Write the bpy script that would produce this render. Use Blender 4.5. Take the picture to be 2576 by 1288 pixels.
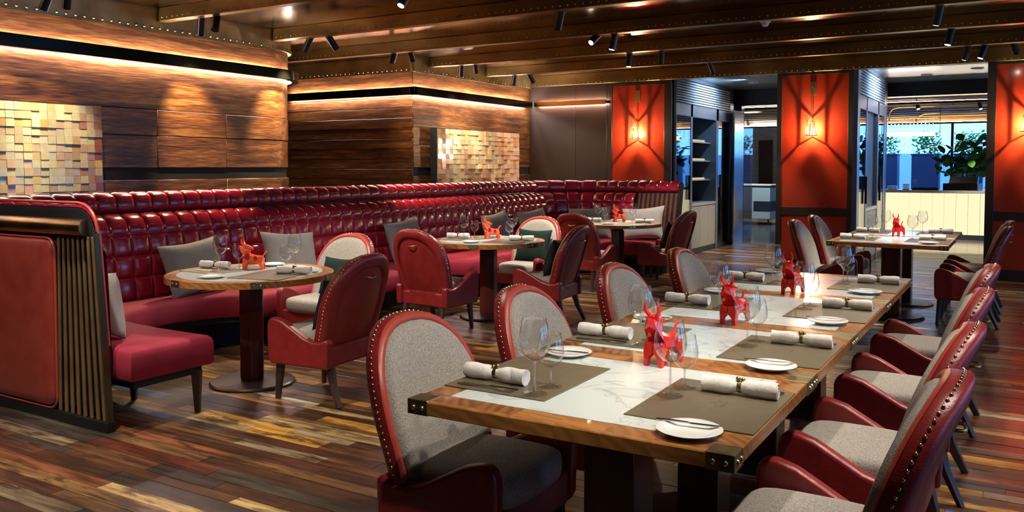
import bpy, math, random
from mathutils import Vector, Matrix
R = math.radians
rnd = random.Random(7)
for o in list(bpy.data.objects):
    bpy.data.objects.remove(o)
scene = bpy.context.scene
col = scene.collection

# ------------------------------------------------------------------ camera
cam_d = bpy.data.cameras.new('camera')
cam_d.sensor_width = 36.0
cam_d.lens = 36.0 * 2140.0 / 2576.0
cam_d.shift_y = -0.0499
cam_d.clip_start = 0.05
cam_d.clip_end = 200
cam = bpy.data.objects.new('camera', cam_d)
col.objects.link(cam)
cam.location = (0, 0, 1.457)
cam.rotation_euler = (R(90 - 2.553), 0, R(31.0))
scene.camera = cam

# ------------------------------------------------------------------ world (daylight outside the windows), exposure
world = bpy.data.worlds.new('daylight')
scene.world = world
world.use_nodes = True
wb = world.node_tree.nodes['Background']
wb.inputs[0].default_value = (0.15, 0.40, 0.88, 1)
wb.inputs[1].default_value = 3.2
scene.view_settings.view_transform = 'Standard'
scene.view_settings.look = 'None'
scene.view_settings.gamma = 1
scene.view_settings.use_curve_mapping = False
scene.view_settings.exposure = 0.85
LAMP = 1.0            # overall strength of the ceiling spotlights

# ------------------------------------------------------------------ helpers
class MB:
    def __init__(s):
        s.v = []; s.f = []; s.c = []
    def add(s, vs, fs, color=None):
        b = len(s.v)
        s.v += [tuple(p) for p in vs]
        s.f += [tuple(i + b for i in f) for f in fs]
        if color is not None:
            s.c += [color] * len(vs)
        return s
    def box(s, x0, x1, y0, y1, z0, z1, color=None):
        return s.add([(x0,y0,z0),(x1,y0,z0),(x1,y1,z0),(x0,y1,z0),(x0,y0,z1),(x1,y0,z1),(x1,y1,z1),(x0,y1,z1)],
                     [(3,2,1,0),(4,5,6,7),(0,1,5,4),(1,2,6,5),(2,3,7,6),(3,0,4,7)], color)
    def hexa(s, p):     # 8 points: bottom ring then top ring (counter-clockwise from above)
        return s.add(p, [(3,2,1,0),(4,5,6,7),(0,1,5,4),(1,2,6,5),(2,3,7,6),(3,0,4,7)])
    def lathe(s, prof, n=24, c=(0,0,0), closed=False, cap=True):
        vs = []
        for r, z in prof:
            for i in range(n):
                a = 2*math.pi*i/n
                vs.append((c[0]+r*math.cos(a), c[1]+r*math.sin(a), c[2]+z))
        fs = []
        m = len(prof)
        for j in range(m if closed else m-1):
            k = (j+1) % m
            for i in range(n):
                i2 = (i+1) % n
                fs.append((j*n+i, j*n+i2, k*n+i2, k*n+i))
        if not closed and cap:
            if prof[0][0] > 1e-5: fs.append(tuple(range(n-1, -1, -1)))
            if prof[-1][0] > 1e-5: fs.append(tuple((m-1)*n+i for i in range(n)))
        return s.add(vs, fs)
    def tube(s, pts, r, n=8, cap=True, flat=None):
        pts = [Vector(p) for p in pts]
        m = len(pts)
        rs = r if isinstance(r, (list, tuple)) else [r]*m
        vs = []
        up = Vector((0.013, 0.021, 1))
        prev = None
        for i, p in enumerate(pts):
            t = (pts[min(i+1, m-1)] - pts[max(i-1, 0)]).normalized()
            if prev is None:
                a = t.cross(up)
                if a.length < 1e-3: a = t.cross(Vector((1, 0, 0)))
            else:
                a = prev - t*prev.dot(t)
                if a.length < 1e-5: a = t.cross(up)
            a.normalize(); prev = a
            b = t.cross(a)
            for k in range(n):
                an = 2*math.pi*(k+0.5)/n
                vs.append(p + a*math.cos(an)*rs[i] + b*math.sin(an)*rs[i]*(flat or 1))
        fs = []
        for i in range(m-1):
            for k in range(n):
                k2 = (k+1) % n
                fs.append((i*n+k, i*n+k2, (i+1)*n+k2, (i+1)*n+k))
        if cap:
            fs.append(tuple(range(n-1, -1, -1)))
            fs.append(tuple((m-1)*n+k for k in range(n)))
        return s.add(vs, fs)
    def prism(s, poly, f0, f1):      # poly: 2-D points, f0/f1 map a 2-D point to 3-D
        n = len(poly)
        vs = [f0(p) for p in poly] + [f1(p) for p in poly]
        fs = [tuple(range(n-1, -1, -1)), tuple(range(n, 2*n))]
        fs += [(i, (i+1) % n, n+(i+1) % n, n+i) for i in range(n)]
        return s.add(vs, fs)
    def ball(s, c, r, n=8, m=4, half=None):
        prof = []
        for j in range(m+1):
            a = -math.pi/2 + math.pi*j/m
            prof.append((max(0.0, r*math.cos(a)), r*math.sin(a)))
        vs = []; fs = []
        for q, z in prof:
            for i in range(n):
                a = 2*math.pi*i/n
                vs.append((c[0]+q*math.cos(a), c[1]+q*math.sin(a), c[2]+z))
        for j in range(m):
            for i in range(n):
                i2 = (i+1) % n
                fs.append((j*n+i, j*n+i2, (j+1)*n+i2, (j+1)*n+i))
        return s.add(vs, fs)
    def loft(s, loops, cap0=False, cap1=False, closed=True):
        n = len(loops[0])
        vs = [p for L in loops for p in L]
        fs = []
        for j in range(len(loops)-1):
            for i in range(n if closed else n-1):
                i2 = (i+1) % n
                fs.append((j*n+i, j*n+i2, (j+1)*n+i2, (j+1)*n+i))
        if cap0: fs.append(tuple(range(n-1, -1, -1)))
        if cap1: fs.append(tuple((len(loops)-1)*n+i for i in range(n)))
        return s.add(vs, fs)
    def rbox(s, c, h, e=6, n=8):     # rounded box (superellipsoid), centre c, half sizes h
        for ax in range(3):
            for sg in (-1, 1):
                vs = []; fs = []
                for i in range(n+1):
                    for j in range(n+1):
                        u = math.sin((i/n-0.5)*math.pi)*1.0; v = math.sin((j/n-0.5)*math.pi)*1.0
                        p = [0, 0, 0]
                        p[ax] = sg; p[(ax+1) % 3] = u; p[(ax+2) % 3] = v
                        L = (abs(p[0])**e + abs(p[1])**e + abs(p[2])**e)**(1.0/e)
                        vs.append(tuple(c[k]+h[k]*p[k]/L for k in range(3)))
                for i in range(n):
                    for j in range(n):
                        a = i*(n+1)+j
                        q = (a, a+n+1, a+n+2, a+1)
                        fs.append(q if sg > 0 else q[::-1])
                s.add(vs, fs)
        return s
    def mesh(s, name, weld=False):
        me = bpy.data.meshes.new(name)
        me.from_pydata(s.v, [], s.f)
        if s.c and len(s.c) == len(s.v):
            at = me.color_attributes.new('col', 'FLOAT_COLOR', 'POINT')
            flat = []
            for c in s.c: flat += [c[0], c[1], c[2], 1.0]
            at.data.foreach_set('color', flat)
        if weld:
            import bmesh
            bm = bmesh.new(); bm.from_mesh(me)
            bmesh.ops.remove_doubles(bm, verts=bm.verts, dist=1e-5)
            bmesh.ops.recalc_face_normals(bm, faces=bm.faces)
            bm.to_mesh(me); bm.free()
        me.update()
        return me
    def build(s, name, mat, parent=None, smooth=None, bevel=None, seg=2, weld=False, fixn=False):
        me = s.mesh(name, weld or fixn)
        return link(name, me, mat, parent, smooth, bevel, seg)

def link(name, me, mat, parent=None, smooth=None, bevel=None, seg=2):
    if mat is not None and not me.materials: me.materials.append(mat)
    if smooth:
        me.polygons.foreach_set('use_smooth', [True]*len(me.polygons))
        me.set_sharp_from_angle(angle=R(smooth if smooth > 1 else 40))
    o = bpy.data.objects.new(name, me)
    col.objects.link(o)
    if parent: o.parent = parent
    if bevel:
        b = o.modifiers.new('bevel', 'BEVEL')
        b.width = bevel; b.segments = seg; b.limit_method = 'ANGLE'; b.angle_limit = R(35)
    return o

def tag(o, label=None, cat=None, group=None, kind=None):
    if label: o['label'] = label
    if cat: o['category'] = cat
    if group: o['group'] = group
    if kind: o['kind'] = kind
    return o

def empty(name, loc=(0,0,0), rz=0, label=None, cat=None, group=None, kind=None):
    o = bpy.data.objects.new(name, None)
    o.empty_display_size = 0.1
    col.objects.link(o)
    o.location = loc; o.rotation_euler = (0, 0, rz)
    return tag(o, label, cat, group, kind)

KIDS = {}
def kids(o):
    return [c for c in bpy.data.objects if c.parent == o]
def dup(o, loc=None, rz=None, label=None, group=None, parent=None):
    if o.name not in KIDS: KIDS[o.name] = kids(o)
    c = o.copy(); col.objects.link(c)
    c.parent = parent
    if loc is not None: c.location = loc
    if rz is not None: c.rotation_euler = (0, 0, rz)
    if label: c['label'] = label
    if group: c['group'] = group
    for k in KIDS[o.name]: dup(k, parent=c)
    return c

# ------------------------------------------------------------------ materials
MATS = {}
def nodes(name):
    m = bpy.data.materials.new(name); m.use_nodes = True
    nt = m.node_tree
    return m, nt, nt.nodes['Principled BSDF']
def mat(name, color, rough=0.5, metal=0.0, var=None, vscale=8.0, stretch=(1,1,1), bump=0.0, bscale=60.0, coat=0.0,
        sheen=0.0, spec=None, rvar=0.0, emit=None, estr=0.0, rand=False, detail=4.0, lo=0.35, hi=0.65):
    if name in MATS: return MATS[name]
    m, nt, b = nodes(name)
    N, L = nt.nodes, nt.links
    b.inputs['Base Color'].default_value = (*color, 1)
    b.inputs['Roughness'].default_value = rough
    b.inputs['Metallic'].default_value = metal
    if coat:
        b.inputs['Coat Weight'].default_value = coat
        b.inputs['Coat Roughness'].default_value = 0.08
    if sheen:
        b.inputs['Sheen Weight'].default_value = sheen
        b.inputs['Sheen Roughness'].default_value = 0.35
        b.inputs['Sheen Tint'].default_value = (*[min(1, c*1.6+0.1) for c in color], 1)
    if spec is not None: b.inputs['Specular IOR Level'].default_value = spec
    if emit:
        b.inputs['Emission Color'].default_value = (*emit, 1)
        b.inputs['Emission Strength'].default_value = estr
    vec = None
    if var or bump or rvar:
        tc = N.new('ShaderNodeTexCoord'); mp = N.new('ShaderNodeMapping')
        mp.inputs['Scale'].default_value = stretch
        L.new(tc.outputs['Object'], mp.inputs['Vector'])
        vec = mp.outputs['Vector']
        if rand:
            oi = N.new('ShaderNodeObjectInfo'); mu = N.new('ShaderNodeMath'); mu.operation = 'MULTIPLY'
            mu.inputs[1].default_value = 37.0
            L.new(oi.outputs['Random'], mu.inputs[0])
            ad = N.new('ShaderNodeVectorMath'); ad.operation = 'ADD'
            L.new(vec, ad.inputs[0]); L.new(mu.outputs[0], ad.inputs[1])
            vec = ad.outputs['Vector']
    if var or rvar:
        no = N.new('ShaderNodeTexNoise'); no.inputs['Scale'].default_value = vscale
        no.inputs['Detail'].default_value = detail
        L.new(vec, no.inputs['Vector'])
        if var:
            cr = N.new('ShaderNodeValToRGB')
            cr.color_ramp.elements[0].position = lo; cr.color_ramp.elements[1].position = hi
            cr.color_ramp.elements[0].color = (*color, 1); cr.color_ramp.elements[1].color = (*var, 1)
            L.new(no.outputs['Fac'], cr.inputs['Fac'])
            L.new(cr.outputs['Color'], b.inputs['Base Color'])
        if rvar:
            mr = N.new('ShaderNodeMapRange')
            mr.inputs['To Min'].default_value = rough - rvar; mr.inputs['To Max'].default_value = rough + rvar
            L.new(no.outputs['Fac'], mr.inputs['Value']); L.new(mr.outputs[0], b.inputs['Roughness'])
    if bump:
        nb = N.new('ShaderNodeTexNoise'); nb.inputs['Scale'].default_value = bscale; nb.inputs['Detail'].default_value = 3
        L.new(vec, nb.inputs['Vector'])
        bp = N.new('ShaderNodeBump'); bp.inputs['Strength'].default_value = bump; bp.inputs['Distance'].default_value = 0.01
        L.new(nb.outputs['Fac'], bp.inputs['Height']); L.new(bp.outputs['Normal'], b.inputs['Normal'])
    MATS[name] = m
    return m

def wood_mat(name, axis, dark, mid, light, rough=0.42, freq=1.0, rand=True):
    if name in MATS: return MATS[name]
    m, nt, b = nodes(name); N, L = nt.nodes, nt.links
    tc = N.new('ShaderNodeTexCoord'); mp = N.new('ShaderNodeMapping')
    st = [9*freq]*3; st[axis] = 0.55*freq
    mp.inputs['Scale'].default_value = st
    L.new(tc.outputs['Object'], mp.inputs['Vector'])
    vec = mp.outputs['Vector']
    oi = N.new('ShaderNodeObjectInfo')
    if rand:
        mu = N.new('ShaderNodeMath'); mu.operation = 'MULTIPLY'; mu.inputs[1].default_value = 61.0
        L.new(oi.outputs['Random'], mu.inputs[0])
        ad = N.new('ShaderNodeVectorMath'); ad.operation = 'ADD'
        L.new(vec, ad.inputs[0]); L.new(mu.outputs[0], ad.inputs[1]); vec = ad.outputs['Vector']
    n1 = N.new('ShaderNodeTexNoise'); n1.inputs['Scale'].default_value = 1.2; n1.inputs['Detail'].default_value = 6
    n1.inputs['Distortion'].default_value = 0.6
    L.new(vec, n1.inputs['Vector'])
    sc = N.new('ShaderNodeVectorMath'); sc.operation = 'SCALE'; sc.inputs['Scale'].default_value = 6.0
    L.new(vec, sc.inputs[0])
    n2 = N.new('ShaderNodeTexNoise'); n2.inputs['Scale'].default_value = 1.0; n2.inputs['Detail'].default_value = 3
    L.new(sc.outputs['Vector'], n2.inputs['Vector'])
    mx = N.new('ShaderNodeMix'); mx.data_type = 'FLOAT'; mx.inputs[0].default_value = 0.50
    L.new(n1.outputs['Fac'], mx.inputs[2]); L.new(n2.outputs['Fac'], mx.inputs[3])
    cr = N.new('ShaderNodeValToRGB'); el = cr.color_ramp.elements
    el[0].position = 0.35; el[0].color = (*dark, 1)
    el[1].position = 0.68; el[1].color = (*light, 1)
    e = el.new(0.5); e.color = (*mid, 1)
    L.new(mx.outputs[0], cr.inputs['Fac']); L.new(cr.outputs['Color'], b.inputs['Base Color'])
    b.inputs['Roughness'].default_value = rough
    bp = N.new('ShaderNodeBump'); bp.inputs['Strength'].default_value = 0.12; bp.inputs['Distance'].default_value = 0.01
    L.new(mx.outputs[0], bp.inputs['Height']); L.new(bp.outputs['Normal'], b.inputs['Normal'])
    MATS[name] = m
    return m

def attr_mat(name, rough, axis=0, wear=True, coat=0.0, grain=0.5):
    m, nt, b = nodes(name); N, L = nt.nodes, nt.links
    at = N.new('ShaderNodeAttribute'); at.attribute_name = 'col'
    tc = N.new('ShaderNodeTexCoord'); mp = N.new('ShaderNodeMapping')
    st = [26]*3; st[axis] = 2.2
    mp.inputs['Scale'].default_value = st
    L.new(tc.outputs['Object'], mp.inputs['Vector'])
    no = N.new('ShaderNodeTexNoise'); no.inputs['Scale'].default_value = 1.0; no.inputs['Detail'].default_value = 6
    L.new(mp.outputs['Vector'], no.inputs['Vector'])
    mr = N.new('ShaderNodeMapRange'); mr.inputs['From Min'].default_value = 0.3; mr.inputs['From Max'].default_value = 0.7
    mr.inputs['To Min'].default_value = 1-grain; mr.inputs['To Max'].default_value = 1+grain
    L.new(no.outputs['Fac'], mr.inputs['Value'])
    mu = N.new('ShaderNodeVectorMath'); mu.operation = 'SCALE'
    L.new(at.outputs['Color'], mu.inputs[0]); L.new(mr.outputs[0], mu.inputs['Scale'])
    src = mu.outputs['Vector']
    if wear:
        mp2 = N.new('ShaderNodeMapping'); s2 = [13.0]*3; s2[axis] = 3.2
        mp2.inputs['Scale'].default_value = s2
        L.new(tc.outputs['Object'], mp2.inputs['Vector'])
        n2 = N.new('ShaderNodeTexNoise'); n2.inputs['Scale'].default_value = 1.0; n2.inputs['Detail'].default_value = 8
        n2.inputs['Roughness'].default_value = 0.7
        L.new(mp2.outputs['Vector'], n2.inputs['Vector'])
        cr = N.new('ShaderNodeValToRGB'); cr.color_ramp.elements[0].position = 0.50; cr.color_ramp.elements[1].position = 0.60
        cr.color_ramp.elements[0].color = (0,0,0,1); cr.color_ramp.elements[1].color = (0.85,0.85,0.85,1)
        L.new(n2.outputs['Fac'], cr.inputs['Fac'])
        mx = N.new('ShaderNodeMix'); mx.data_type = 'RGBA'
        L.new(cr.outputs['Color'], mx.inputs[0]); L.new(src, mx.inputs[6])
        mx.inputs[7].default_value = (0.030, 0.014, 0.008, 1)
        src = mx.outputs[2]
    L.new(src, b.inputs['Base Color'])
    b.inputs['Roughness'].default_value = rough
    if coat:
        b.inputs['Coat Weight'].default_value = coat; b.inputs['Coat Roughness'].default_value = 0.15
    bp = N.new('ShaderNodeBump'); bp.inputs['Strength'].default_value = 0.12; bp.inputs['Distance'].default_value = 0.004
    L.new(no.outputs['Fac'], bp.inputs['Height']); L.new(bp.outputs['Normal'], b.inputs['Normal'])
    return m

def glass_mat(name, tint=(1,1,1), refl=1.0, rough=0.02, base=0.05, power=3.0):
    m = bpy.data.materials.new(name); m.use_nodes = True
    nt = m.node_tree; N, L = nt.nodes, nt.links
    N.remove(N['Principled BSDF'])
    out = N['Material Output']
    tr = N.new('ShaderNodeBsdfTransparent'); tr.inputs[0].default_value = (*tint, 1)
    gl = N.new('ShaderNodeBsdfGlossy'); gl.inputs['Roughness'].default_value = rough
    lw = N.new('ShaderNodeLayerWeight'); lw.inputs['Blend'].default_value = 0.5
    pw = N.new('ShaderNodeMath'); pw.operation = 'POWER'; pw.inputs[1].default_value = power
    L.new(lw.outputs['Facing'], pw.inputs[0])
    mr = N.new('ShaderNodeMapRange'); mr.inputs['To Min'].default_value = base; mr.inputs['To Max'].default_value = refl
    mi = N.new('ShaderNodeMixShader')
    L.new(pw.outputs[0], mr.inputs['Value'])
    L.new(mr.outputs[0], mi.inputs[0]); L.new(tr.outputs[0], mi.inputs[1]); L.new(gl.outputs[0], mi.inputs[2])
    L.new(mi.outputs[0], out.inputs['Surface'])
    return m

def emit_mat(name, color, strength):
    m = bpy.data.materials.new(name); m.use_nodes = True
    nt = m.node_tree; N, L = nt.nodes, nt.links
    N.remove(N['Principled BSDF'])
    e = N.new('ShaderNodeEmission'); e.inputs[0].default_value = (*color, 1); e.inputs[1].default_value = strength
    L.new(e.outputs[0], N['Material Output'].inputs['Surface'])
    return m

LEATHER = mat('chair leather', (0.20,0.014,0.015), 0.33, var=(0.25,0.022,0.020), vscale=14, bump=0.12, bscale=220)
PIPING = mat('rim leather', (0.40,0.055,0.038), 0.33, bump=0.1, bscale=200)
TUFT = mat('tufted leather', (0.29,0.008,0.028), 0.19, var=(0.33,0.012,0.032), vscale=5, bump=0.06, bscale=160, coat=0.25)
VELVET = mat('red velvet', (0.27,0.005,0.026), 0.8, var=(0.19,0.003,0.018), vscale=6, sheen=0.22, bump=0.1, bscale=300)
TWEED = mat('grey tweed', (0.40,0.365,0.32), 0.9, var=(0.235,0.21,0.18), vscale=240, detail=2, bump=0.3, bscale=260, lo=0.42, hi=0.60)
CUSHG = mat('grey linen', (0.24,0.23,0.21), 0.92, var=(0.16,0.15,0.14), vscale=240, bump=0.3, bscale=300)
CUSHL = mat('pale linen', (0.46,0.43,0.39), 0.92, var=(0.36,0.33,0.30), vscale=240, bump=0.3, bscale=300)
GREENV = mat('green velvet', (0.006,0.020,0.013), 0.8, bump=0.1, bscale=200, spec=0.2)
DARKV = mat('dark velvet', (0.006,0.007,0.007), 0.7, sheen=0.05)
DARKWOOD = mat('dark wood', (0.030,0.014,0.010), 0.35, var=(0.05,0.022,0.014), vscale=10, stretch=(1,1,0.1))
MAHOG = mat('mahogany', (0.10,0.016,0.012), 0.30, var=(0.06,0.010,0.008), vscale=9, stretch=(1,1,0.08), coat=0.2)
BRASS = mat('brass', (0.62,0.44,0.17), 0.28, 1.0)
NAIL = mat('nail brass', (0.62,0.48,0.26), 0.25, 1.0)
OLDBRASS = mat('aged brass', (0.26,0.21,0.10), 0.38, 1.0, var=(0.36,0.30,0.15), vscale=20, rvar=0.1)
BRONZE = mat('bronze slat', (0.40,0.25,0.12), 0.36, 0.7, var=(0.28,0.17,0.08), vscale=6)
BLACK = mat('black metal', (0.010,0.010,0.011), 0.35, 0.3)
BLACKM = mat('black matte', (0.006,0.006,0.007), 0.7)
BLACKGLOSS = mat('black rail', (0.012,0.013,0.010), 0.16, 0.6)
STEEL = mat('steel', (0.62,0.60,0.57), 0.16, 1.0)
PLATE = mat('porcelain', (0.82,0.84,0.80), 0.12, coat=0.3)
NAPKIN = mat('napkin cloth', (0.80,0.77,0.71), 0.85, var=(0.68,0.65,0.60), vscale=30, bump=0.25, bscale=60)
MATT = mat('placemat leather', (0.125,0.098,0.058), 0.45, var=(0.14,0.112,0.068), vscale=20, bump=0.08, bscale=300)
BULL = mat('red lacquered resin', (0.70,0.022,0.020), 0.16, coat=0.3)
BULLO = mat('orange lacquered resin', (0.92,0.105,0.035), 0.22, coat=0.2)
LACQ = mat('red lacquer', (0.42,0.036,0.011), 0.16, var=(0.35,0.024,0.009), vscale=1.5, coat=0.5, bump=0.05, bscale=3)
FRAME = mat('dark brown frame', (0.022,0.012,0.009), 0.42)
PANEL = mat('dark brown panel', (0.034,0.016,0.009), 0.40, var=(0.026,0.012,0.007), vscale=3)
CEIL = mat('burnished brass plate', (0.13,0.068,0.022), 0.17, 1.0, var=(0.42,0.27,0.115), vscale=1.6, stretch=(0.35,2.2,1), rvar=0.08, detail=6, lo=0.38, hi=0.72)
BEAMM = mat('riveted brass beam', (0.27,0.18,0.065), 0.34, 0.95, var=(0.16,0.10,0.034), vscale=4, stretch=(0.4,1,1), rvar=0.06)
FASCIA = mat('brass fascia', (0.50,0.38,0.19), 0.42, 0.8, var=(0.30,0.21,0.10), vscale=3, rvar=0.06)
BLUEMET = mat('blue grey metal', (0.16,0.20,0.27), 0.35, 0.6)
CREAMP = mat('cream panel', (0.42,0.40,0.34), 0.4)
WHITEP = mat('white paint', (0.62,0.64,0.66), 0.5)
GREYP = mat('grey plaster', (0.30,0.31,0.33), 0.7)
STONE = mat('counter stone', (0.34,0.35,0.38), 0.25)
BROWNV = mat('brown veneer', (0.20,0.115,0.06), 0.4, var=(0.15,0.085,0.045), vscale=5, stretch=(1,1,0.2))
NAVY = mat('navy planter', (0.018,0.026,0.075), 0.5)
LEAF = mat('green leaf', (0.07,0.24,0.045), 0.42, var=(0.035,0.13,0.028), vscale=6)
HEDGE = mat('hedge leaf', (0.20,0.52,0.12), 0.6, var=(0.09,0.30,0.07), vscale=12)
BARK = mat('bark', (0.10,0.065,0.04), 0.8)
BOTTLE = mat('bottle glass', (0.03,0.05,0.02), 0.08, coat=0.5)
WINEGLASS = glass_mat('drinking glass', (0.965,0.975,0.972), 1.0, 0.015, 0.09, 2.6)
STEMGLASS = glass_mat('glass stem', (0.93,0.945,0.94), 0.9, 0.03, 0.20, 3.5)
PANE = glass_mat('window pane', (0.93,0.97,1.0), 0.55, 0.01, 0.05)
CABGLASS = glass_mat('cabinet pane', (0.80,0.86,0.92), 0.85, 0.01, 0.22)
LED = emit_mat('led strip', (1.0,0.84,0.78), 110.0)
LEDW = emit_mat('white led strip', (1.0,0.84,0.80), 70.0)
LEDUP = emit_mat('upper led strip', (1.0,0.84,0.78), 135.0)
BULB = emit_mat('spot lens', (1.0,0.86,0.66), 22.0)
LANTERN = emit_mat('lantern glass', (1.0,0.90,0.70), 60.0)
BARGLOW = emit_mat('backlit onyx', (1.0,0.86,0.52), 0.62)
WALLY = wood_mat('wall timber along y', 1, (0.018,0.005,0.002), (0.105,0.035,0.009), (0.30,0.13,0.036), rough=0.36, freq=1.8)
WALLX = wood_mat('wall timber along x', 0, (0.018,0.005,0.002), (0.105,0.035,0.009), (0.30,0.13,0.036), rough=0.36, freq=1.8)
FLOORM = attr_mat('reclaimed plank', 0.38, 0, True, 0.16, 0.8)
TILEM = attr_mat('mosaic block', 0.22, 0, False, 0.3, 0.10)

def table_wood(name, base=(0.44,0.19,0.048), alt=(0.15,0.048,0.012)):
    m, nt, b = nodes(name); N, L = nt.nodes, nt.links
    tc = N.new('ShaderNodeTexCoord')
    sn = N.new('ShaderNodeVectorMath'); sn.operation = 'MULTIPLY'; sn.inputs[1].default_value = (7.0, 7.0, 0.0)
    L.new(tc.outputs['Object'], sn.inputs[0])
    fl = N.new('ShaderNodeVectorMath'); fl.operation = 'FLOOR'; L.new(sn.outputs['Vector'], fl.inputs[0])
    wn = N.new('ShaderNodeTexWhiteNoise'); wn.noise_dimensions = '3D'; L.new(fl.outputs['Vector'], wn.inputs['Vector'])
    ad = N.new('ShaderNodeVectorMath'); ad.operation = 'MULTIPLY_ADD'
    L.new(wn.outputs['Color'], ad.inputs[0]); ad.inputs[1].default_value = (3, 3, 3); L.new(tc.outputs['Object'], ad.inputs[2])
    wv = N.new('ShaderNodeTexWave'); wv.wave_type = 'RINGS'; wv.rings_direction = 'SPHERICAL'
    wv.inputs['Scale'].default_value = 11; wv.inputs['Distortion'].default_value = 5; wv.inputs['Detail'].default_value = 3
    L.new(ad.outputs['Vector'], wv.inputs['Vector'])
    mx = N.new('ShaderNodeMix'); mx.data_type = 'RGBA'
    mx.inputs[6].default_value = (*base, 1); mx.inputs[7].default_value = (*alt, 1)
    ma = N.new('ShaderNodeMath'); ma.operation = 'MULTIPLY_ADD'; ma.inputs[1].default_value = 0.42
    L.new(wv.outputs['Fac'], ma.inputs[0])
    mb = N.new('ShaderNodeMath'); mb.operation = 'MULTIPLY'; mb.inputs[1].default_value = 0.62
    L.new(wn.outputs['Value'], mb.inputs[0]); L.new(mb.outputs[0], ma.inputs[2])
    L.new(ma.outputs[0], mx.inputs[0]); L.new(mx.outputs[2], b.inputs['Base Color'])
    b.inputs['Roughness'].default_value = 0.30
    b.inputs['Coat Weight'].default_value = 0.15
    return m
TWOOD = table_wood('end grain oak')

def marble():
    m, nt, b = nodes('white marble'); N, L = nt.nodes, nt.links
    tc = N.new('ShaderNodeTexCoord')
    n1 = N.new('ShaderNodeTexNoise'); n1.inputs['Scale'].default_value = 2.6; n1.inputs['Detail'].default_value = 7
    n1.inputs['Distortion'].default_value = 1.4
    oi = N.new('ShaderNodeObjectInfo'); mu = N.new('ShaderNodeMath'); mu.operation = 'MULTIPLY'; mu.inputs[1].default_value = 23
    L.new(oi.outputs['Random'], mu.inputs[0])
    ad = N.new('ShaderNodeVectorMath'); ad.operation = 'ADD'; L.new(tc.outputs['Object'], ad.inputs[0]); L.new(mu.outputs[0], ad.inputs[1])
    L.new(ad.outputs['Vector'], n1.inputs['Vector'])
    cr = N.new('ShaderNodeValToRGB'); el = cr.color_ramp.elements
    el[0].position = 0.484; el[0].color = (0.58,0.645,0.625,1)
    el[1].position = 0.516; el[1].color = (0.58,0.645,0.625,1)
    e = el.new(0.5); e.color = (0.46,0.47,0.43,1)
    L.new(n1.outputs['Fac'], cr.inputs['Fac']); L.new(cr.outputs['Color'], b.inputs['Base Color'])
    b.inputs['Roughness'].default_value = 0.20
    return m
MARBLE = marble()

# ------------------------------------------------------------------ the room: constants (metres)
XW, YB = -7.20, 12.55          # timber wall plane (faces +X), back wall plane (faces -Y)
ZB, ZC = 2.85, 2.98            # underside of the beams, ceiling plates
SEPIA = []

# floor: base slab, about 300 single planks, the rest joined
floor = empty('floor', kind='structure')
base = MB().box(-10, 5.2, -2.2, 25.5, -0.08, -0.004).build('subfloor', DARKWOOD, floor)
PAL = [((0.060,0.024,0.012),20),((0.105,0.042,0.018),16),((0.16,0.075,0.030),12),((0.11,0.026,0.014),7),((0.26,0.13,0.045),9),
       ((0.40,0.20,0.035),9),((0.40,0.26,0.10),4),((0.20,0.145,0.085),6),((0.06,0.055,0.035),7),((0.04,0.030,0.024),10),
       ((0.045,0.095,0.22),2),((0.52,0.45,0.30),1.6),((0.20,0.29,0.31),1),((0.18,0.060,0.026),5)]
def plank_color():
    t = rnd.random()*sum(w for _, w in PAL)
    for c, w in PAL:
        t -= w
        if t <= 0: break
    k = 0.8 + 0.4*rnd.random()
    return tuple(min(0.9, v*k) for v in c)
planks = []
y = 0.6
while y < 16.2:
    w = rnd.choice((0.055, 0.07, 0.08, 0.085, 0.095, 0.11))
    x = -8.2 - rnd.random()
    while x < 3.4:
        L_ = rnd.uniform(0.40, 1.3)
        cx_, cy_ = x+L_/2, y+w/2
        # distance along the view and whether it lies in the camera's field
        dep = cy_*math.cos(R(31)) - cx_*math.sin(R(31)); lat = cx_*math.cos(R(31)) + cy_*math.sin(R(31))
        infield = dep > 2.6 and abs(lat/dep) < 0.72
        hid = cx_ < -5.6 or (-4.3 < cx_ < -5.2 and cy_ > 3.2)
        planks.append((x, x+L_, y, y+w, plank_color(), (L_*w/(dep*dep*dep) if infield and not hid else 0)))
        x += L_
    y += w
planks.sort(key=lambda p: -p[5])
rest = MB()
for i, (x0, x1, y0, y1, c, k) in enumerate(planks):
    g = 0.0012
    dz = rnd.uniform(-0.0012, 0.0008)
    if i < 300 and k > 0:
        m = MB().box(x0+g, x1-g, y0+g, y1-g, -0.004, dz, c)
        m.build('plank', FLOORM, floor)
    else:
        rest.box(x0+g, x1-g, y0+g, y1-g, -0.004, dz, c)
tag(rest.build('planks_beyond', FLOORM, floor), kind='stuff')
far_floor = MB().box(-10, 5.2, 16.2, 25.4, -0.004, 0.0)
far_floor.build('polished_floor', mat('polished stone floor', (0.16,0.135,0.115), 0.16, var=(0.09,0.08,0.085), vscale=1.2), floor)

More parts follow.
